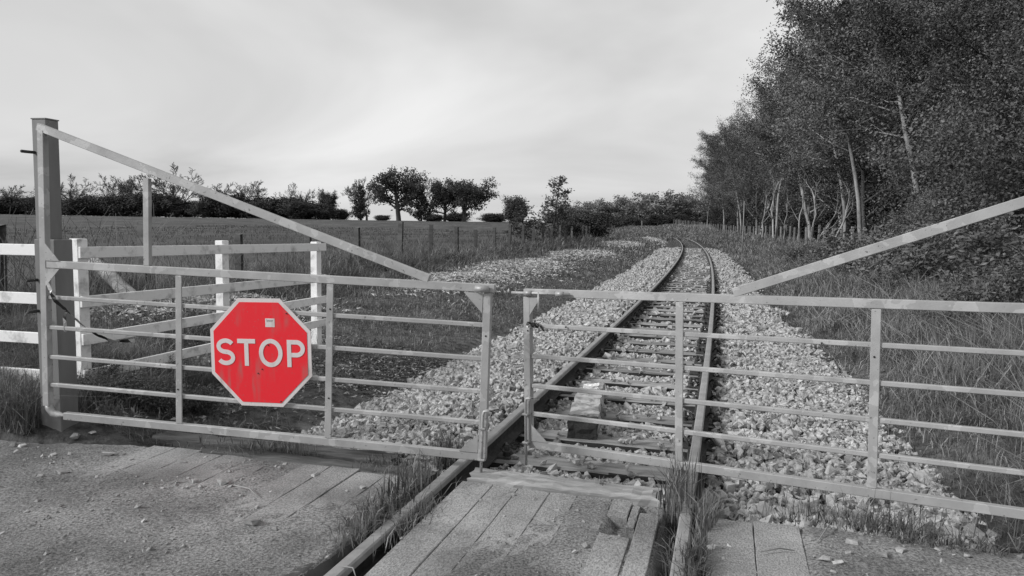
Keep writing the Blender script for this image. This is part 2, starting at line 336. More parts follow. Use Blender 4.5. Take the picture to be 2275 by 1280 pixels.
road = npobj('road', Vr, np.stack([i, i + nx, i + nx + 1, i + 1], -1), MT['road'], smooth=True); tag(road, kind='structure')

# dark packed dirt along the left rail on the near half of the crossing
S_, U_ = np.meshgrid(np.arange(.5, 3.8, .03), np.arange(-1.06, -.585, .025)); dx_, dy_ = XY(S_, U_)
dz_ = road_z(S_, U_) + .006 * (.45 + .8 * wob(dx_, dy_, 6., 8.) + .4 * wob(dx_, dy_, 21., 2.) - ((U_ + .80) / .19) ** 2 * 1.1 - 2.5 * sstep(3.1, 3.7, S_))
i = (np.arange(S_.shape[0] - 1)[:, None] * S_.shape[1] + np.arange(S_.shape[1] - 1)[None, :]).ravel()
tag(npobj('dirt_strip', np.stack([dx_, dy_, dz_], -1).reshape(-1, 3), np.stack([i, i + S_.shape[1], i + S_.shape[1] + 1, i + 1], -1), MT['dirt'], smooth=True), kind='structure')

# ================================================================== RAILWAY TRACK
rng = np.random.default_rng(7)
PROF = [(-.070, -.159), (.070, -.159), (.070, -.148), (.022, -.130), (.010, -.118), (.010, -.055), (.016, -.046), (.035, -.040), (.035, -.008), (.026, -.001), (0, 0), (-.026, -.001), (-.035, -.008), (-.035, -.040), (-.016, -.046), (-.010, -.055), (-.010, -.118), (-.022, -.130), (-.070, -.148)]
track = empty('railway_track', (*[float(v) for v in XY(4.5, 0)], -.16), 0, 'rusty single railway track on timber sleepers curving away to the left beyond the gates', 'track')
TL = np.array(track.location)
def rail(u0):
    ss = axis((-4, 30, .5), (30, 105, 1.5)); k = len(PROF); n = len(ss)
    V = np.zeros((n, k, 3))
    for j, (pu, pz) in enumerate(PROF):
        x, y = XY(ss, u0 + pu); V[:, j, 0] = x; V[:, j, 1] = y; V[:, j, 2] = pz
    V = V.reshape(-1, 3) - TL
    i = np.arange(n - 1)[:, None] * k; j = np.arange(k)[None, :]; j2 = (j + 1) % k
    F = np.stack([i + j, i + j2, i + k + j2, i + k + j], -1).reshape(-1, 4)
    o = npobj('rail', V, F[:, ::-1], MT['railweb_shade'], track); o.data.materials.append(MT['railhead'])
    mi = np.where(((np.tile(np.arange(k), n - 1) >= 7) & (np.tile(np.arange(k), n - 1) <= 12)), 1, 0)
    o.data.polygons.foreach_set('material_index', mi.astype(np.int32)); return o
rail(-.7525); rail(.7525)
def rough_timber(name, L, W, H, mat, seed, bev=.008, nseg=14, jit=.006, notch=0.0):
    # length along x, top at z = 0
    r = random.Random(seed); bm = bmesh.new(); rows = []
    prof = [(-W / 2, -H), (-W / 2, -bev), (-W / 2 + bev, 0), (-W / 6, 0), (W / 6, 0), (W / 2 - bev, 0), (W / 2, -bev), (W / 2, -H)]
    for i in range(nseg + 1):
        x = -L / 2 + L * i / nseg
        row = []
        for q, (y, z) in enumerate(prof):
            e = (r.uniform(-1, 1) * jit * 2 if i in (0, nseg) else 0) + (r.uniform(0, notch) * (1 if i == nseg else 0))
            row.append(bm.verts.new((x - e, y + r.uniform(-1, 1) * jit * .6, z + (r.uniform(-1, .4) * jit if z > -H + .001 else 0))))
        rows.append(row)
    for a, b in zip(rows, rows[1:]):
        for q in range(len(prof) - 1): bm.faces.new((a[q], a[q + 1], b[q + 1], b[q]))
    bm.faces.new(rows[0]); bm.faces.new(rows[-1][::-1])
    return bmesh_to(name, bm, mat)
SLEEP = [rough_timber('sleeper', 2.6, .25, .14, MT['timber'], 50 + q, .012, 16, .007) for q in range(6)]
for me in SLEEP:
    me.materials.append(MT['creosote_shade'])
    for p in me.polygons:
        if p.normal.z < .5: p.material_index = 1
plate_me = box_me('base_plate', -.17, .17, -.09, .09, 0, .022, MT['iron'], .004)
def hoop_me():
    pts = [(.0, .06 * math.cos(t), .035 + .042 * math.sin(t)) for t in np.linspace(-.4, math.pi + .4, 10)]
    pts = [(-.05, .045, .02)] + [(x + .012 * q - .05, y, z) for q, (x, y, z) in enumerate(pts)] + [(.07, -.05, .03)]
    return tube_me('spring_clip', np.array(pts), .0105, MT['iron'], 6)
clip_me = hoop_me()
def bolt_me():
    bm = bmesh.new()
    for z0, z1, r in ((0, .035, .030), (.035, .045, .040), (.045, .075, .022), (.075, .09, .016)):
        bmesh.ops.create_cone(bm, cap_ends=True, segments=6 if r < .03 else 10, radius1=r, radius2=r * .94, depth=z1 - z0, matrix=Matrix.Translation((0, 0, (z0 + z1) / 2)))
    return bmesh_to('coach_screw', bm, MT['iron'])
screw_me = bolt_me()
SL_S = []
k = 0; s = 5.52
while s < 62:
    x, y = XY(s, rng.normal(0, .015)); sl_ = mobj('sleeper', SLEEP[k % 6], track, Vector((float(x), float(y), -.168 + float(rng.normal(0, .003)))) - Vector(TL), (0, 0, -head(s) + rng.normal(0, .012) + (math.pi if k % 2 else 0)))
    SL_S.append(s)
    if k < 26:
        for rs_ in (-1, 1):
            mobj('base_plate', plate_me, sl_, (rs_ * .7525, 0, .0))
            for sd in (-1, 1):
                mobj('spring_clip', clip_me, sl_, (rs_ * .7525 + sd * .105, .02, .012), (0, 0, 0 if sd > 0 else math.pi))
                if k < 16: mobj('coach_screw', screw_me, sl_, (rs_ * .7525 + sd * .135, -.055, .02))
    s += .75 + rng.normal(0, .025); k += 1
SL_S = np.array(SL_S)

# ================================================================== BALLAST STONES
def hull(seed, npts):
    r = np.random.default_rng(seed); P = np.array([(a, b, c) for a in (-1, 1) for b in (-1, 1) for c in (-1, 1)], float) * r.uniform(.30, 1.0, (8, 3)) * np.array([1.15, .85, .68])
    if npts > 8: P = np.concatenate([P, r.normal(size=(npts - 8, 3)) * .55])
    bm = bmesh.new(); [bm.verts.new(p) for p in P]; bmesh.ops.convex_hull(bm, input=bm.verts[:]); 
    for v in [v for v in bm.verts if not v.link_faces]: bm.verts.remove(v)
    bmesh.ops.triangulate(bm, faces=bm.faces[:]); bmesh.ops.recalc_face_normals(bm, faces=bm.faces); bm.verts.index_update()
    V = np.array([v.co[:] for v in bm.verts]); F = np.array([[v.index for v in f.verts] for f in bm.faces]); bm.free(); return V, F
HULL_HI = [hull(100 + i, 8) for i in range(18)]; HULL_LO = [hull(200 + i, 8) for i in range(14)]
def scatter(hulls, pos, rad, rng, flat=1.0):
    n = len(pos); Rm = rot_mats(rng, n); VV, FF, base = [], [], 0
    which = rng.integers(0, len(hulls), n)
    for h, (hv, hf) in enumerate(hulls):
        idx = np.nonzero(which == h)[0]
        if not len(idx): continue
        v = np.einsum('nij,vj->nvi', Rm[idx], hv) * rad[idx][:, None, None]; v[:, :, 2] *= flat
        v += pos[idx][:, None, :]
        VV.append(v.reshape(-1, 3)); FF.append((hf[None] + (np.arange(len(idx)) * len(hv))[:, None, None]).reshape(-1, 3) + base); base += v.shape[0] * v.shape[1]
    return np.concatenate(VV), np.concatenate(FF)
def edge_keep(s, u, x, y, rng):
    e = 2.45 + .28 * wob(x, y, 1.6, 4.) ; e = np.where(u > 0, e + .35 * sstep(9, 4.6, s) - .55 * sstep(9, 20, s), e + .2)
    return rng.random(len(s)) < 1 - sstep(e - .35, e + .25, np.abs(u))
def stones(s0, s1, dens, r0, rng, zoff=0.0, ua=-2.95, ub=2.9):
    n = int((s1 - s0) * (ub - ua) * dens); s = rng.uniform(s0, s1, n); u = rng.uniform(ua, ub, n); x, y = XY(s, u)
    ds = np.abs(s[:, None] - SL_S[None, :]).min(1)
    on = (ds < .125) & (np.abs(u) < 1.3)
    pr = np.where(on, np.where(u > .86, .8, np.where(u < -.86, .85, .035)), 1.0)
    ok = (rng.random(n) < pr) & edge_keep(s, u, x, y, rng) & (np.abs(np.abs(u) - .7525) > .10)
    ok &= ~((s < 4.82) & (np.abs(u) < .68)) & ~((s < 4.8) & (u < -.8) & (u > -3.1))
    s, u, x, y, on = s[ok], u[ok], x[ok], y[ok], on[ok]
    r = r0 * np.exp(rng.normal(0, .30, len(s)))
    z = np.where(on, -.166, bz(s, u) - .006) + r * .28 + rng.uniform(-.026, .016, len(s)) + .022 * sstep(.85, 1.3, np.abs(u)) * (1 - sstep(1.9, 2.5, np.abs(u))) + zoff
    z += 1.7 * sstep(95, 230, s)
    return np.stack([x, y, z], -1), r, s, u
P1_, R1_, S1_, U1_ = [np.concatenate(q) for q in zip(stones(4.42, 12, 920, .0285, rng), stones(4.7, 12, 800, .028, rng, .022, -.66, .66), stones(4.78, 5.38, 900, .03, rng, .04, -.64, .64))]
proj_d = (P1_ - CAM) @ FW; px_ = 1137.5 + FPX * ((P1_ - CAM) @ RT) / proj_d; py_ = 640 - FPX * ((P1_ - CAM) @ UP) / proj_d
vis = (px_ > 0) & (px_ < 2275) & (py_ < 1280)
rank = np.where(vis, R1_ / proj_d, 0); big = np.argsort(-rank)[:290]
msk = np.zeros(len(P1_), bool); msk[big] = True
V, F = scatter(HULL_HI, P1_[~msk], R1_[~msk], rng)
tag(npobj('ballast_stones', V, F, MT['ballast'], bed), kind='stuff')
STONE_ME = [npmesh('ballast_stone', hv, hf, MT['ballast_one']) for hv, hf in HULL_HI]
for q in big:
    mobj('ballast_stone', STONE_ME[int(rng.integers(0, 18))], bed, P1_[q], rng.uniform(0, 6.28, 3), float(R1_[q]))
Pm, Rm_, _, _ = stones(12, 30, 240, .042, rng); Pf, Rf_, _, _ = stones(30, 60, 55, .07, rng)
V, F = scatter(HULL_LO, np.concatenate([Pm, Pf]), np.concatenate([Rm_, Rf_]), rng)
tag(npobj('ballast_stones', V, F, MT['ballast'], bed), kind='stuff')

# ================================================================== CROSSING DECK
deck = empty('crossing_deck', (*[float(v) for v in XY(4.0, 0)], -.06), 0, 'worn timber planks of the level crossing laid along the rails', 'deck')
DL = Vector(deck.location)
PLK = [rough_timber('plank', 1.0, 1.0, .07, MT['plank'], 80 + q, .012, 10, .0, 0) for q in range(1)]
def plank(s0, s1, u0, u1, ztop, seed, notch=.0, mt='plank'):
    sm = (s0 + s1) / 2; x, y = XY(sm, (u0 + u1) / 2)
    me = rough_timber('plank', s1 - s0, u1 - u0, .07, MT[mt], seed, .003, 14, .0025, notch)
    mobj('plank', me, deck, Vector((float(x), float(y), ztop)) - DL, (0, 0, math.pi / 2 - head(sm)))
u = -.625; q = 0
for wd in (.205, .165, .20, .17, .205):
    plank(1.8 + .1 * (q % 2), 4.50 + rng.normal(0, .012), u, u + wd - .005, -.016 + rng.normal(0, .0025), 300 + q); u += wd; q += 1
plank(2.0, 4.02, .325, .488, -.008, 331, .06); plank(4.23, 4.50, .328, .440, -.010, 332, .02); plank(2.4, 4.33, .505, .612, .002, 330, .07); plank(4.12, 4.46, .448, .492, -.016, 333, .05)
u = -2.95
for wd in (.19, .21, .2, .22, .19, .21, .2, .21, .2, .13, .12):
    plank(2.9, 4.46 + rng.normal(0, .02), u, u + wd - .005, -.014 + rng.normal(0, .0025), 340 + q); u += wd; q += 1
for u0, u1 in ((.875, 1.104), (1.110, 1.345)): plank(3.2, 4.40 + rng.normal(0, .01), u0, u1, -.012, 370 + q); q += 1
# edge timbers across the ends of the decks
def timber(name, s_, ua, ub, wd, ztop, seed, label, rz=0, hgt=.13, m='old_timber'):
    x, y = XY(s_, (ua + ub) / 2); me = rough_timber(name, ub - ua, wd, hgt, MT[m], seed, .014, 20, .010, .03)
    o = mobj(name, me, None, (float(x), float(y), ztop), (0, 0, -head(s_) + rz)); return tag(o, label, 'timber')
timber('edge_timber', 4.655, -.60, .60, .20, -.001, 401, 'weathered timber baulk across the end of the planks between the two rails', m='timber')
timber('edge_timber', 4.62, -2.75, -.86, .22, -.045, 402, 'dark weathered timber lying under the bottom bar of the gate with the stop sign')
timber('edge_timber', 4.98, -3.3, -1.3, .17, -.085, 403, 'second old timber half buried behind the sign gate, beside the ballast', .04)

# ================================================================== GATES
def gate(origin, end, L, H, zb, slope, label, stile_h, diag, uprights, mirror=False, diag_post=None):
    """local x runs along the gate from `origin`, z up, -y faces the road"""
    a = math.atan2(end[1] - origin[1], end[0] - origin[0])
    o = empty('metal_gate', (origin[0], origin[1], zb), 0, label, 'gate', 'galvanised gates across the railway')
    o.rotation_euler = (0, -math.atan(slope), a)
    G = MT['galv']
    box('top_rail', -.025, L + .02, -.022, .022, H - .052, H, G, o)
    box('bottom_rail', .14 if not mirror else -.0, L if not mirror else L, -.022, .022, 0, .052, G, o)
    for fz in (.24, .43, .617, .795):
        z = H * (1 - fz) + .012
        box('bar', .026, L - .026, -.015, .015, z - .0145, z + .0145, G, o, .004)
    return o
GALV = MT['galv']
Lg = gate((-3.37, 5.27), (-.15, 4.67), 3.275, 1.15, .135, -.0223, 'galvanised metal gate carrying the red stop sign', 0, 0, 0)
H = 1.15
box('stile', -.025, .025, -.026, .026, .09, 2.065, GALV, Lg)
# bent foot of the hinge stile running into the bottom rail
mobj('stile_foot', tube_me('stile_foot', np.array([(0, 0, .10), (.012, 0, .065), (.04, 0, .035), (.09, 0, .026), (.15, 0, .026)]), .026, GALV, 8), Lg)
box('stile', 3.225, 3.275, -.0265, .0265, .002, H - .055, GALV, Lg)
for x in (1.075, 2.187): box('upright', x - .024, x + .024, -.026, -.0155, .055, H - .055, GALV, Lg); 
def slant(name, x0, z0, x1, z1, th, parent, m, y0=-.02, y1=.02):
    Ln = math.hypot(x1 - x0, z1 - z0); o = mobj(name, box_me(name, 0, Ln, y0, y1, -th / 2, th / 2, m, .003), parent, (x0, 0, z0), (0, -math.atan2(z1 - z0, x1 - x0), 0)); return o
slant('diagonal_brace', -.03, 2.09, 2.86, H + .014, .052, Lg, GALV, -.0235, .0235)
box('brace_upright', .80, .845, -.018, .018, H, 1.752, GALV, Lg)
def gusset(parent, x, z, dx, dz, y=-.028): mobj('gusset_plate', prism_me('gusset_plate', [(x, z), (x + dx, z), (x, z + dz)], y, y + .005, GALV), parent)
gusset(Lg, .022, H + .001, .115, .125); gusset(Lg, .022, H - .055, .115, -.13); gusset(Lg, 3.222, H - .056, -.125, -.13); gusset(Lg, 3.222, .055, -.125, .12)
mobj('bolt_socket', tube_me('bolt_socket', np.array([(3.175, -.042, H - .03), (3.262, -.042, H - .03)]), .021, GALV, 10), Lg)
def drop_bolt(parent, x, y, z0, z1, arm, guides):
    pts = [(x, y, z0), (x, y, z1 - .03), (x + .008, y, z1 - .008), (x + .03, y, z1), (x + arm, y, z1 - .002)]
    b = mobj('drop_bolt', tube_me('drop_bolt', np.array(pts), .0095, GALV, 8), parent)
    for gz_ in guides: box('bolt_guide', x - .022, x + .022, y - .016, -.026, gz_ - .006, gz_ + .006, GALV, b, .002)
drop_bolt(Lg, 3.255, -.052, -.135, .345, .10, (.225, .02))
for x, z in ((3.25, .82), (2.19, .93), (2.19, .33), (1.07, .30)): mobj('bolt_head', tube_me('bolt_head', np.array([(x, -.030, z), (x, -.024, z)]), .006, MT['bolt'], 6), Lg)
# right gate, swung a little further from the road, running out of the picture
Rg = gate((.14, 5.08), (2.6, 3.74), 4.30, 1.12, .03, .030, 'galvanised metal gate standing across the rails, without a sign', 0, 0, 0, mirror=True)
H2 = 1.12
box('stile', -.025, .025, -.0265, .0265, .054, H2 - .055, GALV, Rg); box('stile', 4.25, 4.30, -.026, .026, .0, 2.05, GALV, Rg)
for x in (1.075, 2.175, 3.25): box('upright', x - .025, x + .025, -.026, -.0155, .055, H2 - .055, GALV, Rg)
slant('diagonal_brace', 1.40, H2 + .012, 4.30, H2 + 1.03, .056, Rg, GALV, -.0235, .0235)
gusset(Rg, .0255, H2 - .056, .085, -.125); gusset(Rg, .0255, .055, .13, .12)
mobj('slide_bolt', tube_me('slide_bolt', np.array([(-.105, -.042, H2 - .027), (.335, -.042, H2 - .027)]), .0095, GALV, 8), Rg)
for x in (-.005, .235): mobj('bolt_sleeve', tube_me('bolt_sleeve', np.array([(x, -.042, H2 - .027), (x + .055, -.042, H2 - .027)]), .017, GALV, 10), Rg)
mobj('bolt_handle', tube_me('bolt_handle', np.array([(.105, -.045, H2 - .02), (.105, -.045, H2 - .15)]), .008, GALV, 8), Rg)
drop_bolt(Rg, .0, -.052, -.115, .365, .105, (.245, .045))
for x, z in ((.01, .83), (.30, .87), (2.17, .80), (1.9, .86), (1.2, .61), (1.32, .41)): mobj('bolt_head', tube_me('bolt_head', np.array([(x, -.031, z), (x, -.024, z)]), .006, MT['bolt'], 6), Rg)

# gate posts
def gate_post(corner, rz, label, z0=-.3):
    o = empty('gate_post', (corner[0], corner[1], 0), rz, label, 'post', 'steel gate posts')
    box('lower_sleeve', -.175, 0, 0, .175, z0, 1.43, MT['post_steel'], o, .006)
    box('upper_post', -.172, -.052, .02, .14, 1.428, 2.30, MT['post_steel'], o, .005)
    mobj('cap', box_me('cap', -.176, -.048, .016, .144, 2.299, 2.308, MT['post_steel'], .002), o)
    for z in (1.13, 2.06, .9):
        h = mobj('hinge_pin', tube_me('hinge_pin', np.array([(-.165, -.085, z), (-.165, -.05, z), (-.15, .03, z)]), .011, MT['iron'], 8), o)
    return o
a_l = math.atan2(-.60, 3.22)
c = at_d(127, 700, 5.42)
gate_post((c[0], c[1]), a_l, 'tall grey steel post at the hinge end of the sign gate')
ex, ey = .14 + 4.36 * math.cos(math.atan2(-1.34, 2.46)), 5.08 + 4.36 * math.sin(math.atan2(-1.34, 2.46))

# ================================================================== STOP SIGN
sg = empty('stop_sign', (0, 0, 0), 0, 'red octagonal stop sign with white border hung on the left gate', 'sign')
ca, sa = math.cos(a_l), math.sin(a_l)
sx_, sz_ = 1.712, .705
sg.location = (-3.37 + ca * sx_ + sa * .034, 5.27 + sa * sx_ - ca * .034, .135 - .0223 * sx_ + .606)
sg.rotation_euler = (0, math.radians(-1.3), a_l)
RS = .368
def octa(r): return [(r / math.cos(math.pi / 8) * math.cos(math.pi / 8 + k * math.pi / 4), r / math.cos(math.pi / 8) * math.sin(math.pi / 8 + k * math.pi / 4)) for k in range(8)]
mobj('backing_plate', prism_me('backing_plate', octa(RS), -.004, .003, MT['sign_white']), sg)
mobj('border', None, sg) if False else None
mobj('red_face', prism_me('red_face', octa(RS - .026), -.0065, -.0041, MT['sign_red']), sg)
def stroke_me(name, P, wd, closed=False, y0=-.0095, y1=-.0066):
    P = np.array(P, float); n = len(P)
    T = (np.roll(P, -1, 0) - np.roll(P, 1, 0)) if closed else np.gradient(P, axis=0)
    T /= np.linalg.norm(T, axis=1)[:, None]; Nn = np.stack([-T[:, 1], T[:, 0]], -1)
    A, B = P + Nn * wd / 2, P - Nn * wd / 2; bm = bmesh.new()
    fa = [[bm.verts.new((q[0], y, q[1])) for q in S] for S in (A, B) for y in (y0, y1)]
    rng_ = range(n if closed else n - 1)
    for i in rng_:
        j = (i + 1) % n
        bm.faces.new((fa[0][i], fa[0][j], fa[2][j], fa[2][i])); bm.faces.new((fa[1][i], fa[3][i], fa[3][j], fa[1][j]))
        bm.faces.new((fa[0][i], fa[1][i], fa[1][j], fa[0][j])); bm.faces.new((fa[2][i], fa[2][j], fa[3][j], fa[3][i]))
    if not closed:
        for i in (0, n - 1): bm.faces.new((fa[0][i], fa[2][i], fa[3][i], fa[1][i]))
    return bmesh_to(name, bm, MT['sign_white'])
hh, sw = .092, .0300                                   # half letter height, stroke
def letter(me): o = mobj('letter', me, sg); return o
# S
cxs, rw = -.254, .053; rh = (hh * 2 - sw) / 4
top = [(cxs + rw * math.cos(t), (hh - sw / 2 - rh) + rh * math.sin(t)) for t in np.linspace(math.radians(28), math.radians(255), 22)]
bot = [(cxs + rw * math.cos(t), -(hh - sw / 2 - rh) + rh * math.sin(t)) for t in np.linspace(math.radians(75), math.radians(-152), 22)]
letter(stroke_me('letter', top + bot, sw))
# T, O, P
tx = -.100
bm_t = prism_me('letter', [(tx - .066, hh), (tx - .066, hh - sw), (tx - sw / 2, hh - sw), (tx - sw / 2, -hh), (tx + sw / 2, -hh), (tx + sw / 2, hh - sw), (tx + .066, hh - sw), (tx + .066, hh)], -.0095, -.0066, MT['sign_white']); letter(bm_t)
letter(stroke_me('letter', [(.078 + .071 * math.cos(t), .081 * math.sin(t)) for t in np.linspace(0, 2 * math.pi, 48, endpoint=False)], sw, True))
pxx = .212
stem_ = stroke_me('letter', [(pxx, -hh), (pxx, 0), (pxx, hh)], sw); po = letter(stem_)
bow = [(pxx + .0155, hh - sw / 2)] + [(pxx + .052 + .047 * math.cos(t), hh - sw / 2 - .0435 + .0435 * math.sin(t)) for t in np.linspace(math.pi / 2, -math.pi / 2, 20)] + [(pxx + .0155, hh - sw / 2 - .087)]
mobj('letter_bowl', stroke_me('letter_bowl', bow, sw, False, -.0096, -.0067), po)
st = box('sticker', .045, .113, -.0080, -.0066, .176, .234, MT['sign_white'], sg, 0)
fc = bpy.data.curves.new('sticker_text', 'FONT'); fc.body = 'Instr'; fc.size = .026; fc.align_x = 'CENTER'
ft = bpy.data.objects.new('sticker_text', fc); COL.objects.link(ft)
dg = bpy.context.evaluated_depsgraph_get(); tm = bpy.data.meshes.new_from_object(ft.evaluated_get(dg)); bpy.data.objects.remove(ft); tm.materials.append(MT['soot'])
mobj('sticker_text', tm, st, (.079, -.0084, .211), (math.pi / 2, 0, 0))
for x, z in ((.062, .052), (.01, -.112), (-.02, -.142), (.20, .27), (.14, -.33)):
    mobj('rivet', tube_me('rivet', np.array([(x, -.0115, z), (x, -.006, z)]), .0045, MT['iron'], 6), sg)

# ================================================================== WHITE FENCES
WP = box_me('post', -.05, .05, -.05, .05, -1.6, 0, MT['white'], .006)
def white_fence(p0, p1, tops, nposts, rails, label, extra0=0, extra1=.1, side=1, skip_first=False):
    p0 = np.array(p0); p1 = np.array(p1); d = p1 - p0; Ln = np.hypot(*d); a = math.atan2(d[1], d[0])
    o = empty('white_fence', (p0[0], p0[1], 0), a, label, 'fence')
    for i in range(1 if skip_first else 0, nposts):
        t = i / (nposts - 1); mobj('post', WP, o, (Ln * t, 0, tops[0] + (tops[1] - tops[0]) * t))
    for (z0, z1) in rails:
        sl_ = math.atan2(z1 - z0, Ln); me = box_me('rail', -extra0, Ln + extra1, -.014, .014, -.048, .048, MT['white'], .004)
        mobj('rail', me, o, (0, side * .066, z0), (0, -sl_, 0))
    return o
pA = at_d(176, 600, 6.22)[:2]; pC = at_d(702, 600, 9.5)[:2]
white_fence(pA, pC, (1.415, 1.325), 3, [(1.30, 1.257), (.885, .853), (.565, .575), (.255, .275)], 'white post and rail fence running back along the track behind the sign gate', .05, .12, -1)
pL = at_d(-420, 600, 6.9)[:2]
white_fence(pA, pL, (1.415, 1.40), 4, [(1.315, 1.30), (.90, .90), (.56, .56), (.24, .24)], 'white post and rail fence at the left edge, left of the gate post', -.06, .1, 1, True)

# ================================================================== FIELD FENCES
def line_fence(name, u0, s_list, h, wdt, m, label, wires, group, lean=.03, bury=.4, r=None):
    x, y = XY(s_list[0], u0); o = empty(name, (float(x), float(y), float(gz(x, y))), 0, label, 'fence'); O = Vector(o.location)
    rr = random.Random(5)
    me = [rough_timber('post', h + bury, wdt, wdt, m, 500 + i, .006, 8, .006, .0) for i in range(4)]
    tops = []
    for i, s_ in enumerate(s_list):
        uu = u0 + rr.uniform(-.05, .05); x, y = XY(s_, uu); z = float(gz(x, y)); hh_ = h * rr.uniform(.93, 1.05)
        ob = mobj('post', me[i % 4], o, Vector((float(x), float(y), z + hh_ - (h + bury) / 2)) - O); ob.rotation_mode = 'XYZ'
        ob.rotation_euler = (rr.uniform(-lean, lean), -math.pi / 2 + rr.uniform(-lean, lean), rr.uniform(0, .3) - TH0)
        tops.append((float(x), float(y), z))
    for wz in wires:
        P = []
        for a, b in zip(tops, tops[1:]):
            for t in (0, .5): P.append((a[0] + (b[0] - a[0]) * t - O.x, a[1] + (b[1] - a[1]) * t - O.y, a[2] + (b[2] - a[2]) * t + wz - (.015 if t else 0) - O.z))
        P.append((tops[-1][0] - O.x, tops[-1][1] - O.y, tops[-1][2] + wz - O.z))
        mobj('wire', tube_me('wire', np.array(P), .0022, MT['stem'], 4, False), o)
    return o
line_fence('field_fence', -8.15, [5.0 + 2.5 * i for i in range(34)], 1.25, .125, MT['old_post'], 'row of dark wooden posts and wire between the track side and the field', (1.05, .75, .45), None)
line_fence('boundary_fence', 7.5, [35 + 2.5 * i for i in range(72)], 1.42, .11, MT['pale_post'], 'row of pale wooden posts and wire in front of the wood on the right', (1.05, .75, .45), None)
# marker pole beside the track, small far post
def pole(px, py, d, h, r, label):
    b = at_d(px, py, d); z = float(gz(b[0], b[1]))
    o = mobj('marker_pole', tube_me('marker_pole', np.array([(0, 0, -.3), (.01, 0, h * .5), (.0, .01, h)]), [r, r * .95, r * .85], MT['pale_post'], 7), None, (b[0], b[1], z)); return tag(o, label, 'pole')
pole(1649, 556, 47.5, 3.4, .045, 'thin upright pole in the grass right of the track')
pole(1426, 497, 125, 2.2, .07, 'short far post left of where the track disappears')

# ================================================================== BLOCK, CAN, LOG, TAPE
bl = empty('concrete_block', (*at_z(1294, 975, -.17)[:2], -.17), -.16, 'broken concrete post lying on the sleepers between the rails', 'block')
def lump(name, x0, x1, y0, y1, z0, z1, m, seed, jit=.012, parent=None, cuts=3):
    bm = bmesh.new(); bmesh.ops.create_cube(bm, size=1); bmesh.ops.subdivide_edges(bm, edges=bm.edges[:], cuts=cuts, use_grid_fill=True); r = random.Random(seed)
    for v in bm.verts: v.co = ((x0 + x1) / 2 + v.co.x * (x1 - x0) + r.uniform(-jit, jit), (y0 + y1) / 2 + v.co.y * (y1 - y0) + r.uniform(-jit, jit), (z0 + z1) / 2 + v.co.z * (z1 - z0) + r.uniform(-jit, jit) * .8)
    bmesh.ops.triangulate(bm, faces=bm.faces[:]); return mobj(name, bmesh_to(name, bm, m), parent)
lump('broken_end', -.125, .115, .0, .10, .0, .17, MT['dark_end'], 3, .012, bl)
lump('block_body', -.12, .12, .095, .50, .01, .185, MT['concrete'], 4, .010, bl)
lump('block_piece', -.118, .118, .515, 1.0, .0, .165, MT['concrete'], 5, .012, bl)
lump('block_piece', -.115, .120, 1.015, 1.55, -.01, .15, MT['concrete'], 6, .012, bl)
cl = bl.matrix_world if False else None
cp = at_d(1301, 851, 6.72)
can = lump('crushed_can', -.075, .075, -.035, .035, -.02, .03, MT['can'], 9, .008, None, 2); can.location = (float(bl.location.x) + .19, float(bl.location.y) + 1.12, .012); can.rotation_euler = (.1, -.12, -.1); tag(can, 'white crushed can lying on the broken concrete post', 'can')
l0 = at_d(208, 582, 11.4); l1 = at_d(272, 640, 10.6); l2 = l1 + (l1 - l0) * .9
lg = mobj('fallen_log', tube_me('fallen_log', np.array([l0, l0 + (l1 - l0) * .35 + np.array([0, 0, .02]), l1, l2]), [.085, .095, .10, .10], MT['log'], 12), None); tag(lg, 'pale barked log leaning out of the scrub behind the white fence', 'log')
def ribbon(name, pts, wd, m, seed=0):
    P = np.array(pts, float); T = np.gradient(P, axis=0); T /= np.linalg.norm(T, axis=1)[:, None]; r = np.random.default_rng(seed); n = len(P)
    ang = np.cumsum(r.normal(0, .35, n)) + .3; A = np.cross(T, [0, 1, 0]); A /= np.linalg.norm(A, axis=1)[:, None] + 1e-9; B = np.cross(T, A)
    W = A * np.cos(ang)[:, None] + B * np.sin(ang)[:, None]; th = np.cross(W, T) * .0012
    V = np.concatenate([P + W * wd / 2 + th, P - W * wd / 2 + th, P - W * wd / 2 - th, P + W * wd / 2 - th]); F = []
    for i in range(n - 1):
        for a, b in ((0, 1), (1, 2), (2, 3), (3, 0)): F.append((a * n + i, a * n + i + 1, b * n + i + 1, b * n + i))
    return npobj(name, V, np.array(F), m)
def interp_pts(pts, k):
    pts = np.array(pts, float); t = np.linspace(0, len(pts) - 1, (len(pts) - 1) * k + 1); return np.stack([np.interp(t, np.arange(len(pts)), pts[:, i]) for i in range(3)], -1)
tp = [at_d(106, 630, 5.25), at_d(122, 668, 5.24), at_d(148, 690, 5.3), at_d(182, 722, 5.5), at_d(215, 744, 5.7), at_d(250, 758, 5.8), at_d(300, 757, 5.9)]
tag(ribbon('barrier_tape', interp_pts(tp, 5), .028, MT['tape'], 2), 'torn black and white barrier tape trailing from the gate post', 'tape')
tp = [at_d(148, 690, 5.29), at_d(143, 705, 5.28), at_d(146, 738, 5.28)]
tag(ribbon('barrier_tape', interp_pts(tp, 4), .022, MT['tape'], 3), 'short end of barrier tape hanging straight down the gate post', 'tape')
kn = [(math.cos(t) * .036, math.sin(t) * .038, .012 * math.sin(3 * t)) for t in np.linspace(0, 6.9, 24)] + [(.05, -.04, .0), (.075, -.045, -.035)]
kp = ribbon('barrier_tape', np.array(kn), .022, MT['tape'], 5); c = at_d(1184, 722, 5.06); kp.location = c; tag(kp, 'scrap of black tape knotted round the upright of the gate without a sign', 'tape')

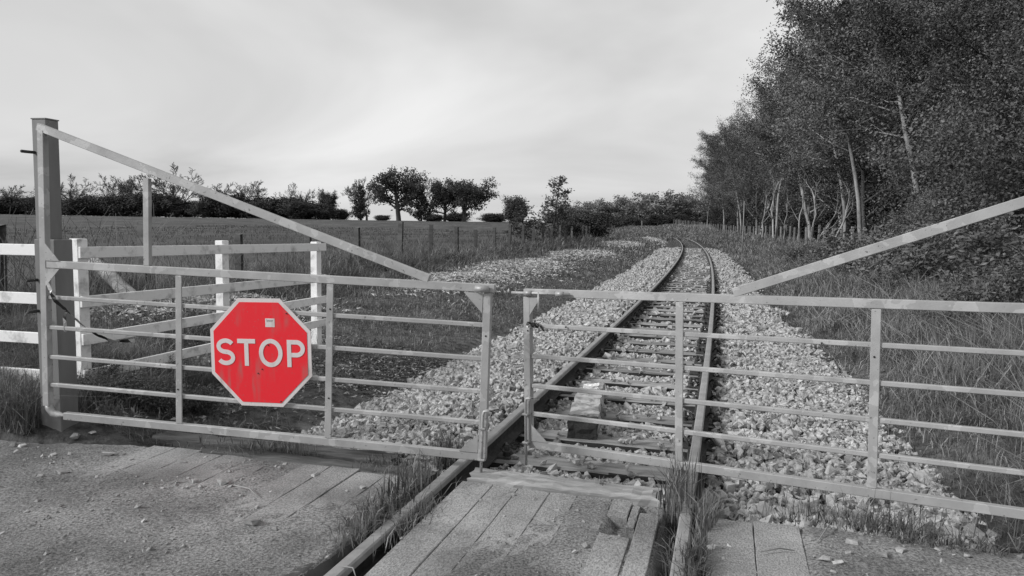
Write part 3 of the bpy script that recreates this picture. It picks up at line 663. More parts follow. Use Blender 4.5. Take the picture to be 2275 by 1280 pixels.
# ================================================================== TREES
def grow(r, out_, p, d, L, rad, lvl, Q):
    n = Q['seg'][lvl]; pts = [p]; rads = [rad]; dirs = [d]; re = rad * Q['tap'][lvl]
    for i in range(n):
        d = d + r.normal(0, Q['wob'][lvl], 3); d[2] += Q['trop'][lvl]; d = d / np.linalg.norm(d); p = p + d * (L / n); pts.append(p); dirs.append(d); rads.append(rad + (re - rad) * (i + 1) / n)
    out_.append((pts, rads, lvl))
    if lvl + 1 >= Q['levels']: return
    k = Q['kids'][lvl]; t0 = Q['t0'][lvl]; az0 = r.uniform(0, 6.28)
    for j in range(k):
        t = t0 + (1 - t0) * ((j + r.random()) / k); f = t * n; i = min(int(f), n - 1); w_ = f - i
        q = pts[i] * (1 - w_) + pts[i + 1] * w_; dd = dirs[min(i + 1, n)]
        ra = (rads[i] * (1 - w_) + rads[i + 1] * w_)
        a = np.array([0, 0, 1.0]) if abs(dd[2]) < .9 else np.array([1.0, 0, 0]); A = np.cross(dd, a); A /= np.linalg.norm(A); B = np.cross(dd, A)
        az = az0 + j * 2.4 + r.normal(0, .35); an = Q['ang'][lvl] + r.normal(0, .15)
        cdir = dd * math.cos(an) + (A * math.cos(az) + B * math.sin(az)) * math.sin(an)
        sh = Q['shape'](t) if lvl == 0 else (1.1 - .5 * t)
        grow(r, out_, q, cdir, L * Q['ratio'][lvl] * sh * r.uniform(.75, 1.2), max(ra * Q['rr'][lvl], Q['rmin']), lvl + 1, Q)
def leaves(r, lines, lv, per_m, sig, size, droop=0.0, outb=.5, tmin=.0):
    C_ = []
    for pts, rads, l in lines:
        if l < lv: continue
        P = np.array(pts); seg = np.linalg.norm(np.diff(P, axis=0), axis=1).sum(); k = max(1, int(seg * per_m * (1.0 if l > lv else .6)))
        t = r.uniform(tmin, 1, k) * (len(P) - 1); i = np.minimum(t.astype(int), len(P) - 2); w_ = (t - i)[:, None]
        C_.append(P[i] * (1 - w_) + P[i + 1] * w_)
    C_ = np.concatenate(C_); C_ = C_ + r.normal(0, sig, C_.shape) * np.array([1, 1, .8]); C_[:, 2] -= np.abs(r.normal(0, droop, len(C_))) if droop else 0
    C_[:, 2] = np.maximum(C_[:, 2], .12)
    n = len(C_); mid = C_.mean(0); o = C_ - mid; o /= np.linalg.norm(o, axis=1)[:, None] + 1e-6
    nr = r.normal(size=(n, 3)) + o * outb + np.array([0, 0, .5]); nr /= np.linalg.norm(nr, axis=1)[:, None]
    t1 = np.cross(nr, r.normal(size=(n, 3))); t1 /= np.linalg.norm(t1, axis=1)[:, None] + 1e-9; t2 = np.cross(nr, t1)
    s_ = size * r.uniform(.6, 1.35, n)[:, None]
    V = np.stack([C_ - t1 * s_ * .62, C_ + t2 * s_ * .36 + nr * s_ * .1, C_ + t1 * s_ * .62, C_ - t2 * s_ * .36 + nr * s_ * .1], 1).reshape(-1, 3)
    return V, np.arange(n * 4).reshape(-1, 4)
def tree_kind(seed, Q, H, r0, leaf, bark, leafmat, d0=(0, 0, 1), stems=1):
    r = np.random.default_rng(seed); lines = []
    for k in range(stems):
        d = np.array(d0, float) + (r.normal(0, .16, 3) * (stems > 1)); d /= np.linalg.norm(d)
        grow(r, lines, np.array([r.normal(0, .25), r.normal(0, .25), -.3]) * (1 if stems > 1 else np.array([0, 0, 1])), d, H * (1 if k == 0 else r.uniform(.75, 1)), r0 * (1 if k == 0 else .8), 0, Q)
    V, F = tubes(lines, lambda l: (9, 6, 4, 3, 3)[l])
    zmax = V[:, 2].max(); tm_ = npmesh('trunk', V, F, bark, True); cm = None
    if leaf:
        LV, LF = leaves(r, lines, **leaf); zmax = np.percentile(LV[:, 2], 99.8); cm = npmesh('crown', LV, LF, leafmat)
    return tm_, cm, float(zmax)
def place(name, kind, x, y, height, label, cat='tree', group=None, rz=0, wide=1.0, sink=0.0):
    tm_, cm, zm = kind; z = float(gz(x, y)) - sink; o = empty(name, (float(x), float(y), z), rz, label, cat, group); k = height / zm; o.scale = (k * wide, k * wide, k)
    mobj('trunk' if cat == 'tree' else 'stems', tm_, o)
    if cm: mobj('crown' if cat == 'tree' else 'foliage', cm, o)
    return o
Q_wood = dict(levels=3, seg=(10, 5, 3), tap=(.25, .35, .4), wob=(.06, .13, .18), trop=(.03, .06, .02), kids=(34, 8), t0=(.13, .2), ang=(.95, .8), ratio=(.32, .42), rr=(.42, .5), rmin=.012, shape=lambda t: 1.1 - .85 * abs(t - .45) ** 1.2)
Q_tall = dict(Q_wood, kids=(28, 8), t0=(.36, .2), ratio=(.28, .42), wob=(.075, .13, .18))
Q_park = dict(levels=4, seg=(6, 6, 4, 3), tap=(.55, .35, .35, .4), wob=(.04, .12, .16, .2), trop=(.0, .12, .04, .0), kids=(14, 8, 4), t0=(.30, .2, .25), ang=(1.0, .75, .7), ratio=(1.0, .42, .5), rr=(.5, .5, .5), rmin=.02, shape=lambda t: 1.1 - .45 * t)
Q_bare = dict(levels=5, seg=(5, 5, 4, 3, 3), tap=(.5, .4, .4, .4, .5), wob=(.06, .14, .16, .16, .15), trop=(.0, .07, .06, .06, .05), kids=(10, 7, 6, 6), t0=(.30, .3, .25, .2), ang=(.85, .7, .65, .6), ratio=(1.05, .52, .5, .5), rr=(.5, .5, .5, .6), rmin=.028, shape=lambda t: 1.1 - .4 * t)
Q_bush = dict(levels=3, seg=(5, 4, 3), tap=(.4, .4, .4), wob=(.12, .16, .18), trop=(.02, .05, .0), kids=(9, 6), t0=(.08, .2), ang=(.7, .8), ratio=(.62, .5), rr=(.5, .5), rmin=.008, shape=lambda t: 1.1 - .4 * t)
Q_yew = dict(levels=3, seg=(8, 4, 3), tap=(.3, .4, .4), wob=(.03, .1, .16), trop=(.02, .04, .0), kids=(34, 6), t0=(.03, .2), ang=(1.15, .8), ratio=(.34, .45), rr=(.35, .5), rmin=.02, shape=lambda t: 1.15 - .95 * t)
lf = lambda lv, per, sig, size, **k: dict(lv=lv, per_m=per, sig=sig, size=size, **k)
WOOD = [tree_kind(11 + i, Q_wood, 15.5, .17, lf(1, 58, .24, .125), MT['bark'] if i % 2 else MT['bark_pale'], MT['leaf_wood']) for i in range(3)]
TALL = [tree_kind(31 + i, Q_tall, 16.5, .15, lf(1, 62, .24, .125), MT['bark_pale'], MT['leaf_wood']) for i in range(2)]
NEARW = [tree_kind(41, Q_wood, 15.5, .17, lf(1, 115, .22, .075), MT['bark'], MT['leaf_wood'])]
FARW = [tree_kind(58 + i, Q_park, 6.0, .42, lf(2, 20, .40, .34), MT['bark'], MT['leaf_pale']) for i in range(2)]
PARK = [tree_kind(51 + i, Q_park, 6.6, .42, lf(2, 24, .36, .30), MT['bark'], MT['leaf_park']) for i in range(3)]
BARE = [tree_kind(61 + i, Q_bare, 5.2, .24, None, MT['twig'], None) for i in range(2)]
BUSH = [tree_kind(71 + i, Q_bush, 2.6, .05, lf(1, 90, .24, .14), MT['bark'], MT['leaf_dark'], stems=5) for i in range(2)]
SHRUB = [tree_kind(81 + i, Q_bush, 4.6, .06, lf(1, (210, 120)[i], .24, (.068, .09)[i]), MT['bark'], MT['leaf_wood'], stems=6) for i in range(2)]
YEW = [tree_kind(91, Q_yew, 9.5, .3, lf(1, 26, .25, .34), MT['bark'], MT['leaf_dark'])]
SAPL = [tree_kind(95, dict(Q_yew, kids=(26, 5), t0=(.15, .2)), 4.2, .06, lf(1, 34, .12, .12), MT['bark'], MT['leaf_park'])]
BRAM = [tree_kind(97 + i, Q_bush, 1.0, .012, lf(1, 75, .09, .050), MT['stem'], MT['leaf_wood'], stems=6) for i in range(2)]

# the wood on the right: rows behind the boundary fence following the curve of the track
rr = random.Random(21)
def su_place(name, kind, s_, u_, h, label, **k): x, y = XY(s_, u_); return place(name, kind, x, y, h, label, rz=rr.uniform(0, 6.28), **k)
wood_lbl = 'leafy tree in the dense wood behind the pale post fence on the right'
ORD = 'second third fourth fifth sixth seventh eighth ninth tenth eleventh twelfth thirteenth fourteenth fifteenth sixteenth seventeenth eighteenth nineteenth twentieth'.split()
row1 = [(150, 8.8, 16.5), (141, 9.6, 17.2), (130, 9.2, 17.0), (121, 10, 17.8), (112, 9.2, 17.2), (104, 10.2, 18.2), (96, 9.4, 17.6), (89, 10.4, 18.6), (82, 9.3, 17.8), (76, 11.2, 18.6), (70, 10.4, 18.4), (64.5, 11.8, 18.6), (59.5, 11.0, 18.5), (54.5, 11.3, 19), (50, 10.2, 18), (45.5, 12, 19), (41.5, 11.0, 18.4), (37.5, 13, 19), (34, 12.4, 18), (30.5, 14, 18.5)]
for i, (s_, u_, h) in enumerate(row1):
    kd = (TALL[i // 2 % 2] if i % 2 == 0 else WOOD[i % 3]) if s_ > 40 else NEARW[0]
    if i == 0: su_place('birch_tree', TALL[0], s_, u_, h, 'last tree of the right-hand wood, a slim birch at its far left end', wide=.8)
    else: su_place('tree', kd, s_, u_, h, ORD[i - 1] + ' tree from the far end in the front row of the right-hand wood', group='trees of the right-hand wood', wide=rr.uniform(.95, 1.15))
for i in range(17):
    s_ = 27 + i * 7.6 + rr.uniform(-1.5, 1.5); su_place('tree', WOOD[(i + 1) % 3], s_, 16.5 + rr.uniform(-1.2, 1.5), 19 + rr.uniform(-1, 1.4), wood_lbl, group='trees of the right-hand wood', wide=1.15)
for i in range(9):
    s_ = 24 + i * 11 + rr.uniform(-2, 2); su_place('tree', WOOD[(i + 2) % 3], s_, 23 + rr.uniform(-1.2, 1.5), 19.5 + rr.uniform(-1, 1.4), wood_lbl, group='trees of the right-hand wood', wide=1.3)
for s_, u_, h in ((26.5, 13.2, 17.5), (22.5, 15, 17), (24, 18.5, 18)): su_place('tree', NEARW[0], s_, u_, h, wood_lbl, group='trees of the right-hand wood', wide=1.1)
# leaning bare pale stems
Q_dead = dict(levels=3, seg=(7, 5, 3), tap=(.35, .35, .5), wob=(.13, .15, .2), trop=(.06, .06, .05), kids=(4, 3), t0=(.3, .3), ang=(.45, .5), ratio=(.5, .4), rr=(.6, .6), rmin=.012, shape=lambda t: 1.1 - .4 * t)
DEAD = [tree_kind(131 + i, Q_dead, 4.5, .085, None, MT['bark_pale'], None) for i in range(3)]
for j, (px, d, h) in enumerate(((1800, 53, 5.0), (1812, 52, 3.6), (1738, 61, 4.6), (1692, 74, 5.5), (1850, 49.5, 5.2), (1768, 57, 6.0), (1720, 66, 6.5))):
    b0 = at_d(px, 540, d); place('dead_sapling', DEAD[j % 3], b0[0], b0[1], h, ('whitest crooked bare sapling leaning at the wood edge behind the fence', 'shorter pale sapling next to the whitest crooked one', 'pale bare sapling at the wood edge left of the whitest crooked one', 'leftmost pale bare sapling at the wood edge', 'rightmost pale bare sapling at the wood edge', 'tall thin bare sapling just left of the whitest crooked one', 'tallest thin bare sapling at the wood edge, second from the left')[j], rz=rr.uniform(0, 6.28))
# undergrowth of the wood
for i in range(26):
    s_ = 22 + i * 4.9 + rr.uniform(-1, 1); su_place('undergrowth_bush', (SHRUB if s_ < 40 else BUSH)[i % 2], s_, 11.5 + rr.uniform(-.8, 2.8) + (2.5 if s_ < 34 else 0), rr.uniform(2.0, 4.4), 'dark leafy bush under the trees of the right-hand wood', cat='bush', group='undergrowth bushes of the wood', wide=1.25)
su_place('shrub', SHRUB[0], 24.6, 11.0, 6.6, 'big dense rounded shrub at the right edge, in front of the wood', cat='shrub', wide=1.05)
su_place('shrub', SHRUB[1], 19.5, 11.2, 4.6, 'second dense shrub at the extreme right edge, below the big one', cat='shrub', wide=1.1)
su_place('shrub', SHRUB[1], 29.5, 8.6, 2.9, 'low leafy shrub left of the big rounded shrub, above the gate brace', cat='shrub', wide=1.2)
su_place('shrub', SHRUB[0], 33.0, 9.6, 3.6, 'middling shrub at the right end of the pale post row', cat='shrub', wide=1.0)

# far trees: left edge of the field, park trees, the far wood
def px_place(name, kind, px, d, top, label, **k):
    b = at_d(px, 495, d); z = float(gz(b[0], b[1])); hor = HORIZON + ROLL * (px - 1137.5); h = EYE + (hor - top) * d / FPX - z
    return place(name, kind, b[0], b[1], h, label, rz=rr.uniform(0, 6.28), **k)
for i in range(22):
    px = -40 + i * 38 + rr.uniform(-8, 8)
    px_place('hedge_bush', BUSH[i % 2], px, 192 + rr.uniform(-3, 6), 440 + rr.uniform(-12, 10) + (8 if px > 560 else 0) + (14 if px > 690 else 0), 'dark bush of the hedge along the far left edge of the field', cat='bush', group='hedge bushes along the field', wide=1.9)
for px, top, kq, lbl, wd in ((30, 408, 0, 'faint bare tree over the hedge left of the gate post', 1.2), (165, 386, 1, 'bare tree above the hedge just right of the tall gate post', 1.2), (238, 384, 2, 'round bare tree above the hedge, left of the brace upright', 1.0), (322, 386, 0, 'bare tree behind the brace upright of the sign gate', 1.1), (394, 362, 1, 'tallest bare tree on the left, rising over the sloping brace', 1.15), (500, 404, 2, 'left half of the wide bare thicket above the sloping brace', 1.15), (556, 398, 0, 'right half of the wide bare thicket above the sloping brace', 1.15), (655, 404, 1, 'dark forked bare tree standing free left of the park trees', 1.0), (815, 394, 2, 'bare pale tree behind the narrow dark evergreen', 1.0), (950, 388, 0, 'bare tree between the two big leafy park trees', .8)):
    px_place('bare_tree', BARE[kq % 2], px, 197, top, lbl, wide=wd * 1.1)
px_place('park_tree', PARK[2], 730, 194, 422, 'small leaning leafy tree left of the narrow dark evergreen', wide=.8)
px_place('evergreen', YEW[0], 801, 190, 411, 'narrow dark evergreen left of the big park tree', wide=.85)
px_place('park_tree', PARK[0], 886, 190, 374, 'tallest leafy park tree with bare lower trunk at the field edge', wide=1.2)
px_place('evergreen', YEW[0], 936, 188, 412, 'dark evergreen between the two big park trees', wide=.85)
px_place('park_tree', PARK[1], 1030, 190, 397, 'broad domed park tree at the right end of the group', wide=1.35)
px_place('park_tree', PARK[2], 988, 191, 402, 'park tree with clean trunk joined to the broad domed one', wide=1.0)
px_place('round_tree', BUSH[0], 1143, 180, 437, 'small round dark tree standing alone right of the park trees', wide=1.0)
x_, y_ = XY(45.5, -8.6); place('sapling', SAPL[0], x_, y_, 4.3, 'young spiky tree by the field fence near the middle', wide=1.15, rz=1)
x_, y_ = XY(39, -8.9); place('sapling', SAPL[0], x_, y_, 2.6, 'small leafy sapling left of the young spiky tree by the fence', wide=1.5, rz=3)
x_, y_ = XY(61, -8.3); place('bush', BUSH[1], x_, y_, 2.3, 'low bush on the fence line right of the young spiky tree', cat='bush', wide=1.3, rz=3)
x_, y_ = XY(52, -8.9); place('bush', BUSH[0], x_, y_, 1.7, 'low bush at the foot of the young spiky tree', cat='bush', wide=1.3, rz=3)
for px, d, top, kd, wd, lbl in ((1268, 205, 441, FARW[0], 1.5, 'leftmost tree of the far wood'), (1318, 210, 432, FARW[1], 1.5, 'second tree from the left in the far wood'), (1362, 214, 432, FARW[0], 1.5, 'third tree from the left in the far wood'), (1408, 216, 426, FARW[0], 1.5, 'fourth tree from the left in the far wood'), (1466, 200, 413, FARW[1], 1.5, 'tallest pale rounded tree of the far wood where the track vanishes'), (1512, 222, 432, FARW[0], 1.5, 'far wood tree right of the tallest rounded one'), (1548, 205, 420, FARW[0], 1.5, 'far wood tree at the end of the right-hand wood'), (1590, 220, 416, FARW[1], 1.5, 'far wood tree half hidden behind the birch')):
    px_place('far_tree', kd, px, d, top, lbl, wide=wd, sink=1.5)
for i in range(13):
    px = 1225 + i * 29; px_place('far_bush', BUSH[i % 2], px, 196 + rr.uniform(-6, 6), 480 + rr.uniform(-5, 5), 'dark bush at the foot of the far wood', cat='bush', group='bushes below the far wood', wide=2.0)
for i, (px, d, top) in enumerate(((1012, 262, 473), (965, 262, 476), (850, 260, 478), (1100, 230, 474))): px_place('far_bush', BUSH[i % 2], px, d, top, 'low distant bush seen beneath the park trees', cat='bush', group='distant bushes under the park trees', wide=3.2)
# brambles and weeds on the right bank and along the track
for i in range(18):
    s_ = 8.5 + i * 1.7 + rr.uniform(-.5, .5); u_ = rr.uniform(3.7, 7.0); su_place('bramble', BRAM[i % 2], s_, u_, rr.uniform(.55, 1.15), 'leafy bramble among the tall grass right of the track', cat='bramble', group='brambles on the right bank', wide=1.3)
for i in range(12):
    s_ = 14 + i * 1.7 + rr.uniform(-.5, .5); su_place('bramble', BRAM[i % 2], s_, rr.uniform(6.0, 8.4), rr.uniform(1.1, 2.0), 'taller leafy bramble at the foot of the shrubs on the right', cat='bramble', group='tall brambles before the shrubs', wide=1.4)
for i, (s_, u_, h) in enumerate(((5.3, -3.75, .28), (5.55, -3.5, .22), (5.2, -4.15, .3), (6.1, -4.3, .3))): su_place('weed', BRAM[i % 2], s_, u_, h, 'broad-leaved weed at the foot of the sign gate near the post', cat='weed', group='weeds behind the sign gate', wide=1.4)

# ================================================================== GRASS, STALKS, CHIPS, GRIT
def blades(r, x, y, z, h, wdt, lean):
    n = len(x); a = r.uniform(0, 6.283, n); b = r.uniform(0, 6.283, n); ln = np.abs(r.normal(0, 1, n)) * lean * h
    wv = np.stack([np.cos(a), np.sin(a), np.zeros(n)], -1) * (wdt / 2)[:, None]; lv = np.stack([np.cos(b), np.sin(b), np.zeros(n)], -1) * ln[:, None]
    B = np.stack([x, y, z], -1); upv = np.array([0, 0, 1.0])[None] * h[:, None]
    Mi = B + lv * .3 + upv * .58; T = B + lv + upv * (1 - .25 * np.minimum(1, ln / (h + 1e-6)))[:, None]
    V = np.stack([B - wv, B + wv, Mi - wv * .8, Mi + wv * .8, T], 1).reshape(-1, 3); k = np.arange(n)[:, None] * 5
    F = np.concatenate([k + np.array([[0, 1, 3]]), k + np.array([[0, 3, 2]]), k + np.array([[2, 3, 4]])])
    return V, F
def strip(r, s0, s1, u0, u1, n, tall, dens=None):
    s_ = s0 + (s1 - s0) * r.random(n) ** 1.25; u_ = r.uniform(u0, u1, n); x, y = XY(s_, u_)
    cl_ = .5 + .5 * wob(x, y, 1.4, 7.) ; keep = r.random(n) < (.35 + .65 * np.clip(cl_ + .3, 0, 1))
    if dens is not None: keep &= r.random(n) < dens(s_, u_, x, y)
    s_, u_, x, y = s_[keep], u_[keep], x[keep], y[keep]
    d = np.hypot(x, y); h = tall(s_, u_) * r.uniform(.45, 1.25, len(x)) * (.75 + .5 * np.clip(.5 + .5 * wob(x, y, 2.3, 9.), 0, 1))
    return x, y, gz(x, y) - .015, h, np.maximum(.006, d * .00085) * r.uniform(.6, 1.4, len(x)), d
gr = np.random.default_rng(3)
def chips_here(s_, u_):
    c_ = np.zeros_like(s_)
    for (ms, mu, a, b, hgt) in MOUNDS: c_ = np.maximum(c_, np.exp(-((s_ - ms) / (a * 1.1)) ** 2 - ((u_ - mu) / (b * 1.1)) ** 2))
    return c_
notchip = lambda s_, u_, x, y: 1 - .93 * sstep(.25, .55, chips_here(s_, u_) + .12 * wob(x, y, 3.1))
edgeL = lambda s_, u_, x, y: sstep(-2.45, -3.3, u_ + .5 * wob(x, y, 1.1, 2.)) * notchip(s_, u_, x, y)
edgeR = lambda s_, u_, x, y: sstep(2.0, 3.0, u_ + .35 * wob(x, y, 1.1, 2.) + .45 * sstep(8, 22, s_) - .25 * sstep(8, 4, s_))
parts = []
parts.append(strip(gr, 4.36, 6.6, -7.5, -3.95, 26000, lambda s_, u_: .30 + 0 * s_))
parts.append(strip(gr, 6.0, 9.0, -7.5, -5.1, 12000, lambda s_, u_: .28 + 0 * s_, notchip))
parts.append(strip(gr, 4.75, 9.0, -5.1, -2.6, 10000, lambda s_, u_: .10 + .12 * sstep(-3.2, -4.4, u_) * sstep(6.5, 5, s_), lambda s_, u_, x, y: edgeL(s_, u_, x, y) * (.25 + .75 * sstep(6.6, 5.2, s_))))
parts.append(strip(gr, 9.0, 34, -7.6, -2.3, 72000, lambda s_, u_: .09 + .22 * sstep(-5.5, -7.6, u_), edgeL))
parts.append(strip(gr, 7.0, 40, -9.3, -7.3, 34000, lambda s_, u_: .48 + 0 * s_, notchip))
parts.append(strip(gr, 30, 110, -9.5, -2.2, 22000, lambda s_, u_: .26 + .35 * sstep(-5.5, -8, u_), edgeL))
parts.append(strip(gr, 3.9, 16, 2.1, 7.6, 66000, lambda s_, u_: .16 + .42 * sstep(2.6, 4.8, u_), edgeR))
parts.append(strip(gr, 14, 42, 1.6, 8.5, 50000, lambda s_, u_: .18 + .34 * sstep(2.4, 4.6, u_), edgeR))
parts.append(strip(gr, 40, 130, 1.4, 9.5, 17000, lambda s_, u_: .30 + .2 * sstep(2.4, 4.6, u_), edgeR))
parts.append(strip(gr, 92, 230, -9, 9, 13000, lambda s_, u_: .5 + 0 * s_))
def on_track(s0, s1, n, u0=-.7, u1=.7, h=.09):
    s_ = gr.uniform(s0, s1, n); u_ = gr.uniform(u0, u1, n); x, y = XY(s_, u_); return x, y, bz(s_, u_), h * gr.uniform(.5, 1.3, n), .012 * gr.uniform(.7, 1.5, n), np.hypot(x, y)
parts += [on_track(34.5, 38.5, 2600), on_track(58, 92, 9000, -1.2, 1.2, .16), on_track(8, 30, 260, -2.4, -1.5, .10)]
# along the edge of the road
def along(s_, u_, h, wd=.006): x, y = XY(s_, u_); return x, y, np.full(len(x), -.06), h * gr.uniform(.4, 1.3, len(x)), np.full(len(x), wd) * gr.uniform(.6, 1.3, len(x)), np.hypot(x, y)
n = 1500; uu_ = gr.uniform(1.45, 4.0, n); uu_ = uu_[gr.random(n) < sstep(-.5, .6, np.sin(uu_ * 7) + .6 * np.sin(uu_ * 17))]; parts.append(along(4.46 + gr.normal(0, .06, len(uu_)), uu_, .12))
n = 900; uu_ = -3.1 + 2.2 * gr.random(n); uu_ = uu_[gr.random(n) < sstep(-.2, .9, np.sin(uu_ * 5 + 1) + .6 * np.sin(uu_ * 13))]; parts.append(along(4.72 + gr.normal(0, .10, len(uu_)), uu_, .08))
cat_ = [np.concatenate([p[i] for p in parts]) for i in range(5)]
dryf = gr.random(len(cat_[0])) < .14 + .10 * (SU(cat_[0], cat_[1])[1] > 2.4) + .22 * sstep(.1, .9, wob(cat_[0], cat_[1], .9, 4.))
V, F = blades(gr, *[c_[~dryf] for c_ in cat_], .85); tag(npobj('grass', V, F, MT['grass']), 'rough grass covering the ground on both sides of the track', 'grass', kind='stuff')
V, F = blades(gr, *[c_[dryf] for c_ in cat_], 1.2); tag(npobj('dry_grass', V, F, MT['dry']), 'pale dead grass blades mixed into the rough grass', 'grass', kind='stuff')
# crop in the field near the fence
n = 20000; s_ = 2 + 75 * gr.random(n) ** 1.3; u_ = -9.3 - 40 * gr.random(n) ** 1.4; x, y = XY(s_, u_); d = np.hypot(x, y)
V, F = blades(gr, x, y, gz(x, y) + .02, .17 * gr.uniform(.5, 1.3, n), np.maximum(.008, d * .0006), .5); tag(npobj('crop', V, F, MT['crop']), 'short dark crop growing in the field behind the left fence', 'crop', kind='stuff')
# dead stems along the field fence and through the scrub on the right
def stalks(name, lists, label, m):
    L_ = []
    for (s0, s1, u0, u1, n, h, r_) in lists:
        for _ in range(n):
            s_ = s0 + (s1 - s0) * gr.random() ** 1.3; u_ = gr.uniform(u0, u1); x, y = XY(s_, u_); hh_ = h * gr.uniform(.5, 1.25); b_ = gr.normal(0, .22 if m is MT['stem'] else .45, 2); z = float(gz(x, y)) - .03; x = float(x); y = float(y)
            c2 = gr.normal(0, .22, 2)
            L_.append(([(x, y, z), (x + b_[0] * hh_ * .5, y + b_[1] * hh_ * .5, z + hh_ * .55), (x + b_[0] * hh_ + c2[0] * hh_, y + b_[1] * hh_ + c2[1] * hh_, z + hh_ * .95)], [r_, r_ * .8, r_ * .4], 0))
    V, F = tubes(L_, lambda l: 3); return tag(npobj(name, V, F, m), label, 'stems', kind='stuff')
stalks('dead_stems', [(6.5, 22, -9.0, -7.0, 520, .9, .0055), (7, 10.5, -9.2, -7.2, 160, 1.25, .006), (5.2, 8.5, -5.6, -3.6, 60, .45, .004), (22, 60, -9.0, -7.4, 320, .75, .009)], 'thin dark dead stems standing along the field fence', MT['stem'])
stalks('dry_stalks', [(5.2, 16, 2.9, 7.5, 900, .62, .0042), (14, 38, 2.6, 8, 700, .6, .008), (8, 25, -7.8, -5.5, 160, .4, .005)], 'pale dead stalks tangled in the grass on both sides', MT['dry'])
# heaps of pale chips and cut reed, litter behind the gate
def slivers(name, r, x, y, z, ln, wd, m, label, tilt=.35):
    n = len(x); a = r.uniform(0, 6.283, n); t = r.normal(0, tilt, n); d1 = np.stack([np.cos(a) * np.cos(t), np.sin(a) * np.cos(t), np.sin(t)], -1); roll = r.normal(0, .6, n)
    d2 = np.stack([-np.sin(a), np.cos(a), np.zeros(n)], -1); d3 = np.cross(d1, d2); d2 = d2 * np.cos(roll)[:, None] + d3 * np.sin(roll)[:, None]; d3 = np.cross(d1, d2)
    C_ = np.stack([x, y, z], -1); hl = (ln / 2)[:, None]; hw = (wd / 2)[:, None]
    V = np.stack([C_ - d1 * hl - d2 * hw * .6, C_ - d1 * hl * .2 - d2 * hw + d3 * hw * .4, C_ + d1 * hl, C_ - d1 * hl * .1 + d2 * hw + d3 * hw * .3], 1).reshape(-1, 3)
    return tag(npobj(name, V, np.arange(n * 4).reshape(-1, 4), m), label, name.replace('_', ' ') if name != 'chip_heaps' else 'chips', kind='stuff')
cs, cu, cl2, cw = [], [], [], []
for (ms, mu, a, b, hgt), n in zip(MOUNDS, (7500, 5600, 9000, 7000, 5000, 4000)):
    s_ = ms + gr.normal(0, a * .62, n); u_ = mu + gr.normal(0, b * .62, n); dd = max(8, ms); cs.append(s_); cu.append(u_); l_ = np.maximum(.12, dd * .0042) * gr.uniform(.5, 1.6, n); cl2.append(l_); cw.append(l_ * gr.uniform(.12, .35, n))
s_, u_ = np.concatenate(cs), np.concatenate(cu); x, y = XY(s_, u_)
slivers('chip_heaps', gr, x, y, gz(x, y) + gr.uniform(.0, .04, len(x)), np.concatenate(cl2), np.concatenate(cw), MT['chip'], 'low heaps of pale wood chips and cut reed left of the track')
n = 8500; s_ = gr.uniform(4.9, 9.5, n); u_ = gr.uniform(-5.2, -2.3, n); x, y = XY(s_, u_); kp_ = gr.random(n) < .25 + .75 * sstep(-.3, .4, wob(x, y, 1.3, 11.)); x, y = x[kp_], y[kp_]; n = len(x)
slivers('leaf_litter', gr, x, y, gz(x, y) + gr.uniform(.0, .03, n), gr.uniform(.03, .10, n), gr.uniform(.012, .03, n), MT['litter'], 'dead leaves and litter on the ground behind the sign gate', .3)
# grit on the road
n = 10500; s_ = 4.45 - 3.6 * gr.random(n) ** .8; u_ = gr.uniform(-5.4, 3.6, n); x, y = XY(s_, u_); z = road_z(s_, u_); kp_ = (z > -.05) & (gr.random(n) < .25 + .75 * sstep(-.4, .5, wob(x, y, 2.7, 13.))); P_ = np.stack([x, y, z + .001], -1)[kp_]
V, F = scatter(HULL_LO, P_, 0.0058 * np.exp(gr.normal(0, .5, len(P_))), gr, .8); tag(npobj('road_grit', V, F, MT['grit']), 'fine loose grit strewn over the road and the crossing planks', 'grit', kind='stuff')
# loose stones one can pick out
sp = [(560, 1165, .038), (405, 1027, .030), (168, 965, .032), (205, 957, .024), (28, 985, .028), (50, 985, .024), (120, 1012, .024), (240, 1012, .032), (155, 1012, .018), (140, 1052, .030), (435, 1070, .026), (495, 1073, .036), (700, 1056, .026), (703, 1025, .022), (455, 1005, .024), (455, 1015, .016), (290, 1020, .016), (536, 1102, .014), (512, 1080, .014), (570, 1130, .014), (600, 1093, .012), (318, 1162, .013), (1895, 1210, .030), (1960, 1238, .028), (1835, 1250, .030), (1860, 1258, .022), (1885, 1235, .016), (2000, 1227, .024), (1590, 1215, .030), (1578, 1217, .022), (1620, 1213, .020), (1605, 1240, .018), (1632, 1241, .014), (1300, 1213, .020), (1275, 1226, .014), (1180, 1005 + 205, .010), (925, 1213, .013), (980, 1170, .010), (1120, 1206, .012), (2150, 1235, .022), (2085, 1222, .016), (1750, 1245, .014), (1700, 1190, .012), (362, 1085, .012), (620, 1040, .014), (90, 1060, .018), (215, 1060, .014)]
for j, (px, py, r_) in enumerate(sp):
    b_ = at_z(px, py, -.012); s1_, u1_ = SU(b_[0], b_[1]); zr_ = float(road_z(s1_, u1_)) if s1_ < 4.42 else float(gz(b_[0], b_[1]))
    o = mobj('loose_stone', STONE_ME[j % 18], None, (b_[0], b_[1], zr_ + r_ * .35), (rr.uniform(-.3, .3), rr.uniform(-.3, .3), rr.uniform(0, 6.28)), (r_ * 1.1, r_, r_ * .75))
    if j == 0: tag(o, 'largest loose stone on the road below the stop sign', 'stone')
    else: tag(o, 'loose pale stone lying on the road surface', 'stone', 'loose stones on the road')
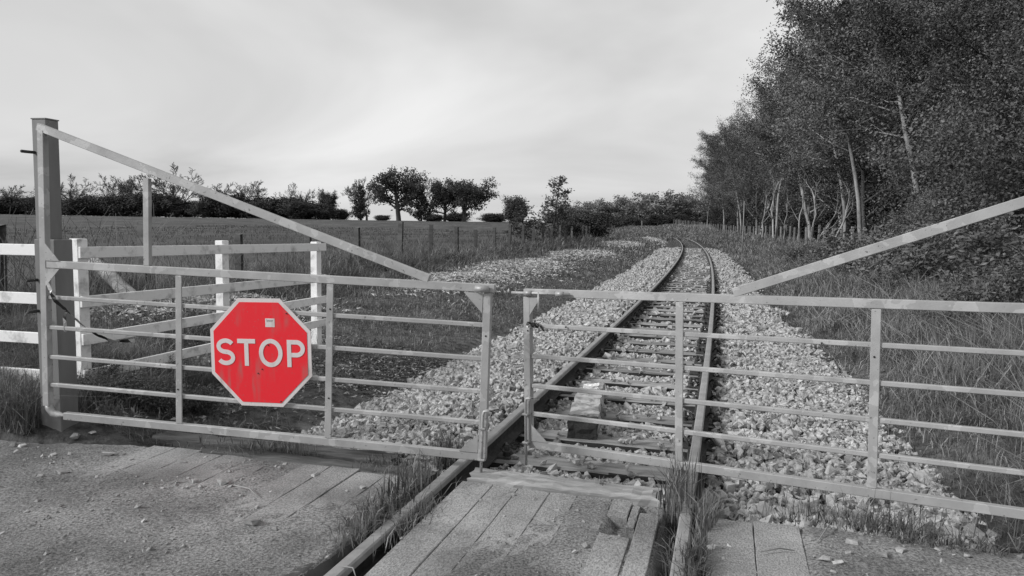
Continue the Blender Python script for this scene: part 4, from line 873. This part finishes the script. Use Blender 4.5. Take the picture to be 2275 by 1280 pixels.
# twigs on the road
for j, (a, b, lbl) in enumerate((((1690, 1226), (1765, 1223), 'thin dark twig on the road right of the right rail'), ((1135 + 720, 1150), (1815, 1205), 'pale bent twig at the road edge below the right gate'), ((520, 1078), (572, 1103), 'dry stem lying on the road below the stop sign'), ((760, 1258), (790, 1280), 'pale stalk lying against the left rail at the bottom'))):
    A_ = at_z(*a, .004); B_ = at_z(*b, .004); md = (A_ + B_) / 2 + np.array([.015, .02, .006])
    tag(mobj('twig', tube_me('twig', np.array([A_, md, B_]), [.003, .004, .002], MT['stem'] if j in (0,) else MT['dry'], 5), None), lbl, 'twig')
# grass tufts at the rails, each a plant of its own
def tuft(px, py, n, h, spread, label, zg=-.08, wd=.007, dry=.15, lean=.5, sspread=None):
    b_ = at_z(px, py, -.02); s0_, u0_ = SU(b_[0], b_[1]); s_ = gr.normal(0, sspread or spread, n); u_ = gr.normal(0, spread, n); x, y = XY(s0_ + s_, u0_ + u_)
    o = empty('grass_tuft', (b_[0], b_[1], zg), 0, label, 'grass tuft')
    k = gr.random(n) < dry
    for nm, mm, kk in (('blades', 'grass', ~k), ('dry_blades', 'dry', k)):
        if kk.sum() < 2: continue
        q = int(kk.sum()); V, F = blades(gr, x[kk] - b_[0], y[kk] - b_[1], np.zeros(q), h * gr.uniform(.35, 1.2, q), wd * gr.uniform(.6, 1.3, q), lean); tag(npobj(nm, V, F, MT[mm], o), kind='stuff')
tuft(905, 1085, 170, .26, .045, 'tall grass tuft on the left side of the left rail at the crossing', sspread=.14)
tuft(825, 1160, 420, .13, .055, 'low spreading grass tuft beside the left rail, nearer the camera', -.03, .006, .12, .9, .17)
tuft(920, 1155, 260, .14, .035, 'grass tuft in the gap right of the left rail', -.06, .006, .2, .9, .18)
tuft(990, 1010, 150, .27, .05, 'upright grass tuft in front of the bottom bar of the sign gate', -.10, .005, .1, .25, .06)
tuft(1510, 1110, 260, .34, .035, 'tall grass tuft at the left side of the right rail by the gate', -.10, .008, .2, .3, .14)
tuft(1565, 1165, 220, .24, .03, 'tall grass tuft in the gap right of the right rail', -.08, .007, .2, .45, .12)
tuft(1545, 1262, 520, .12, .028, 'thick low grass tuft along the right rail at the bottom', -.03, .005, .1, .8, .13)
tuft(1500, 1230, 120, .15, .02, 'sparse grass in the gap left of the right rail', -.10, .006, .35, .9, .16)
tuft(1870, 1150, 170, .22, .22, 'long pale grass tuft in front of the right gate at the road edge', -.06, .005, .45, .7, .05)
tuft(1990, 1175, 240, .14, .16, 'dark grass tuft at the road edge under the right gate', -.05, .006, .15, .8, .05)
tuft(640, 985, 200, .15, .10, 'grass tuft by the timber under the sign gate', -.10, .005, .2, .5, .06)
tuft(1335, 1080, 30, .10, .012, 'tiny grass tuft growing between planks and baulk in the middle', -.06, .006, .2, .4, .012)
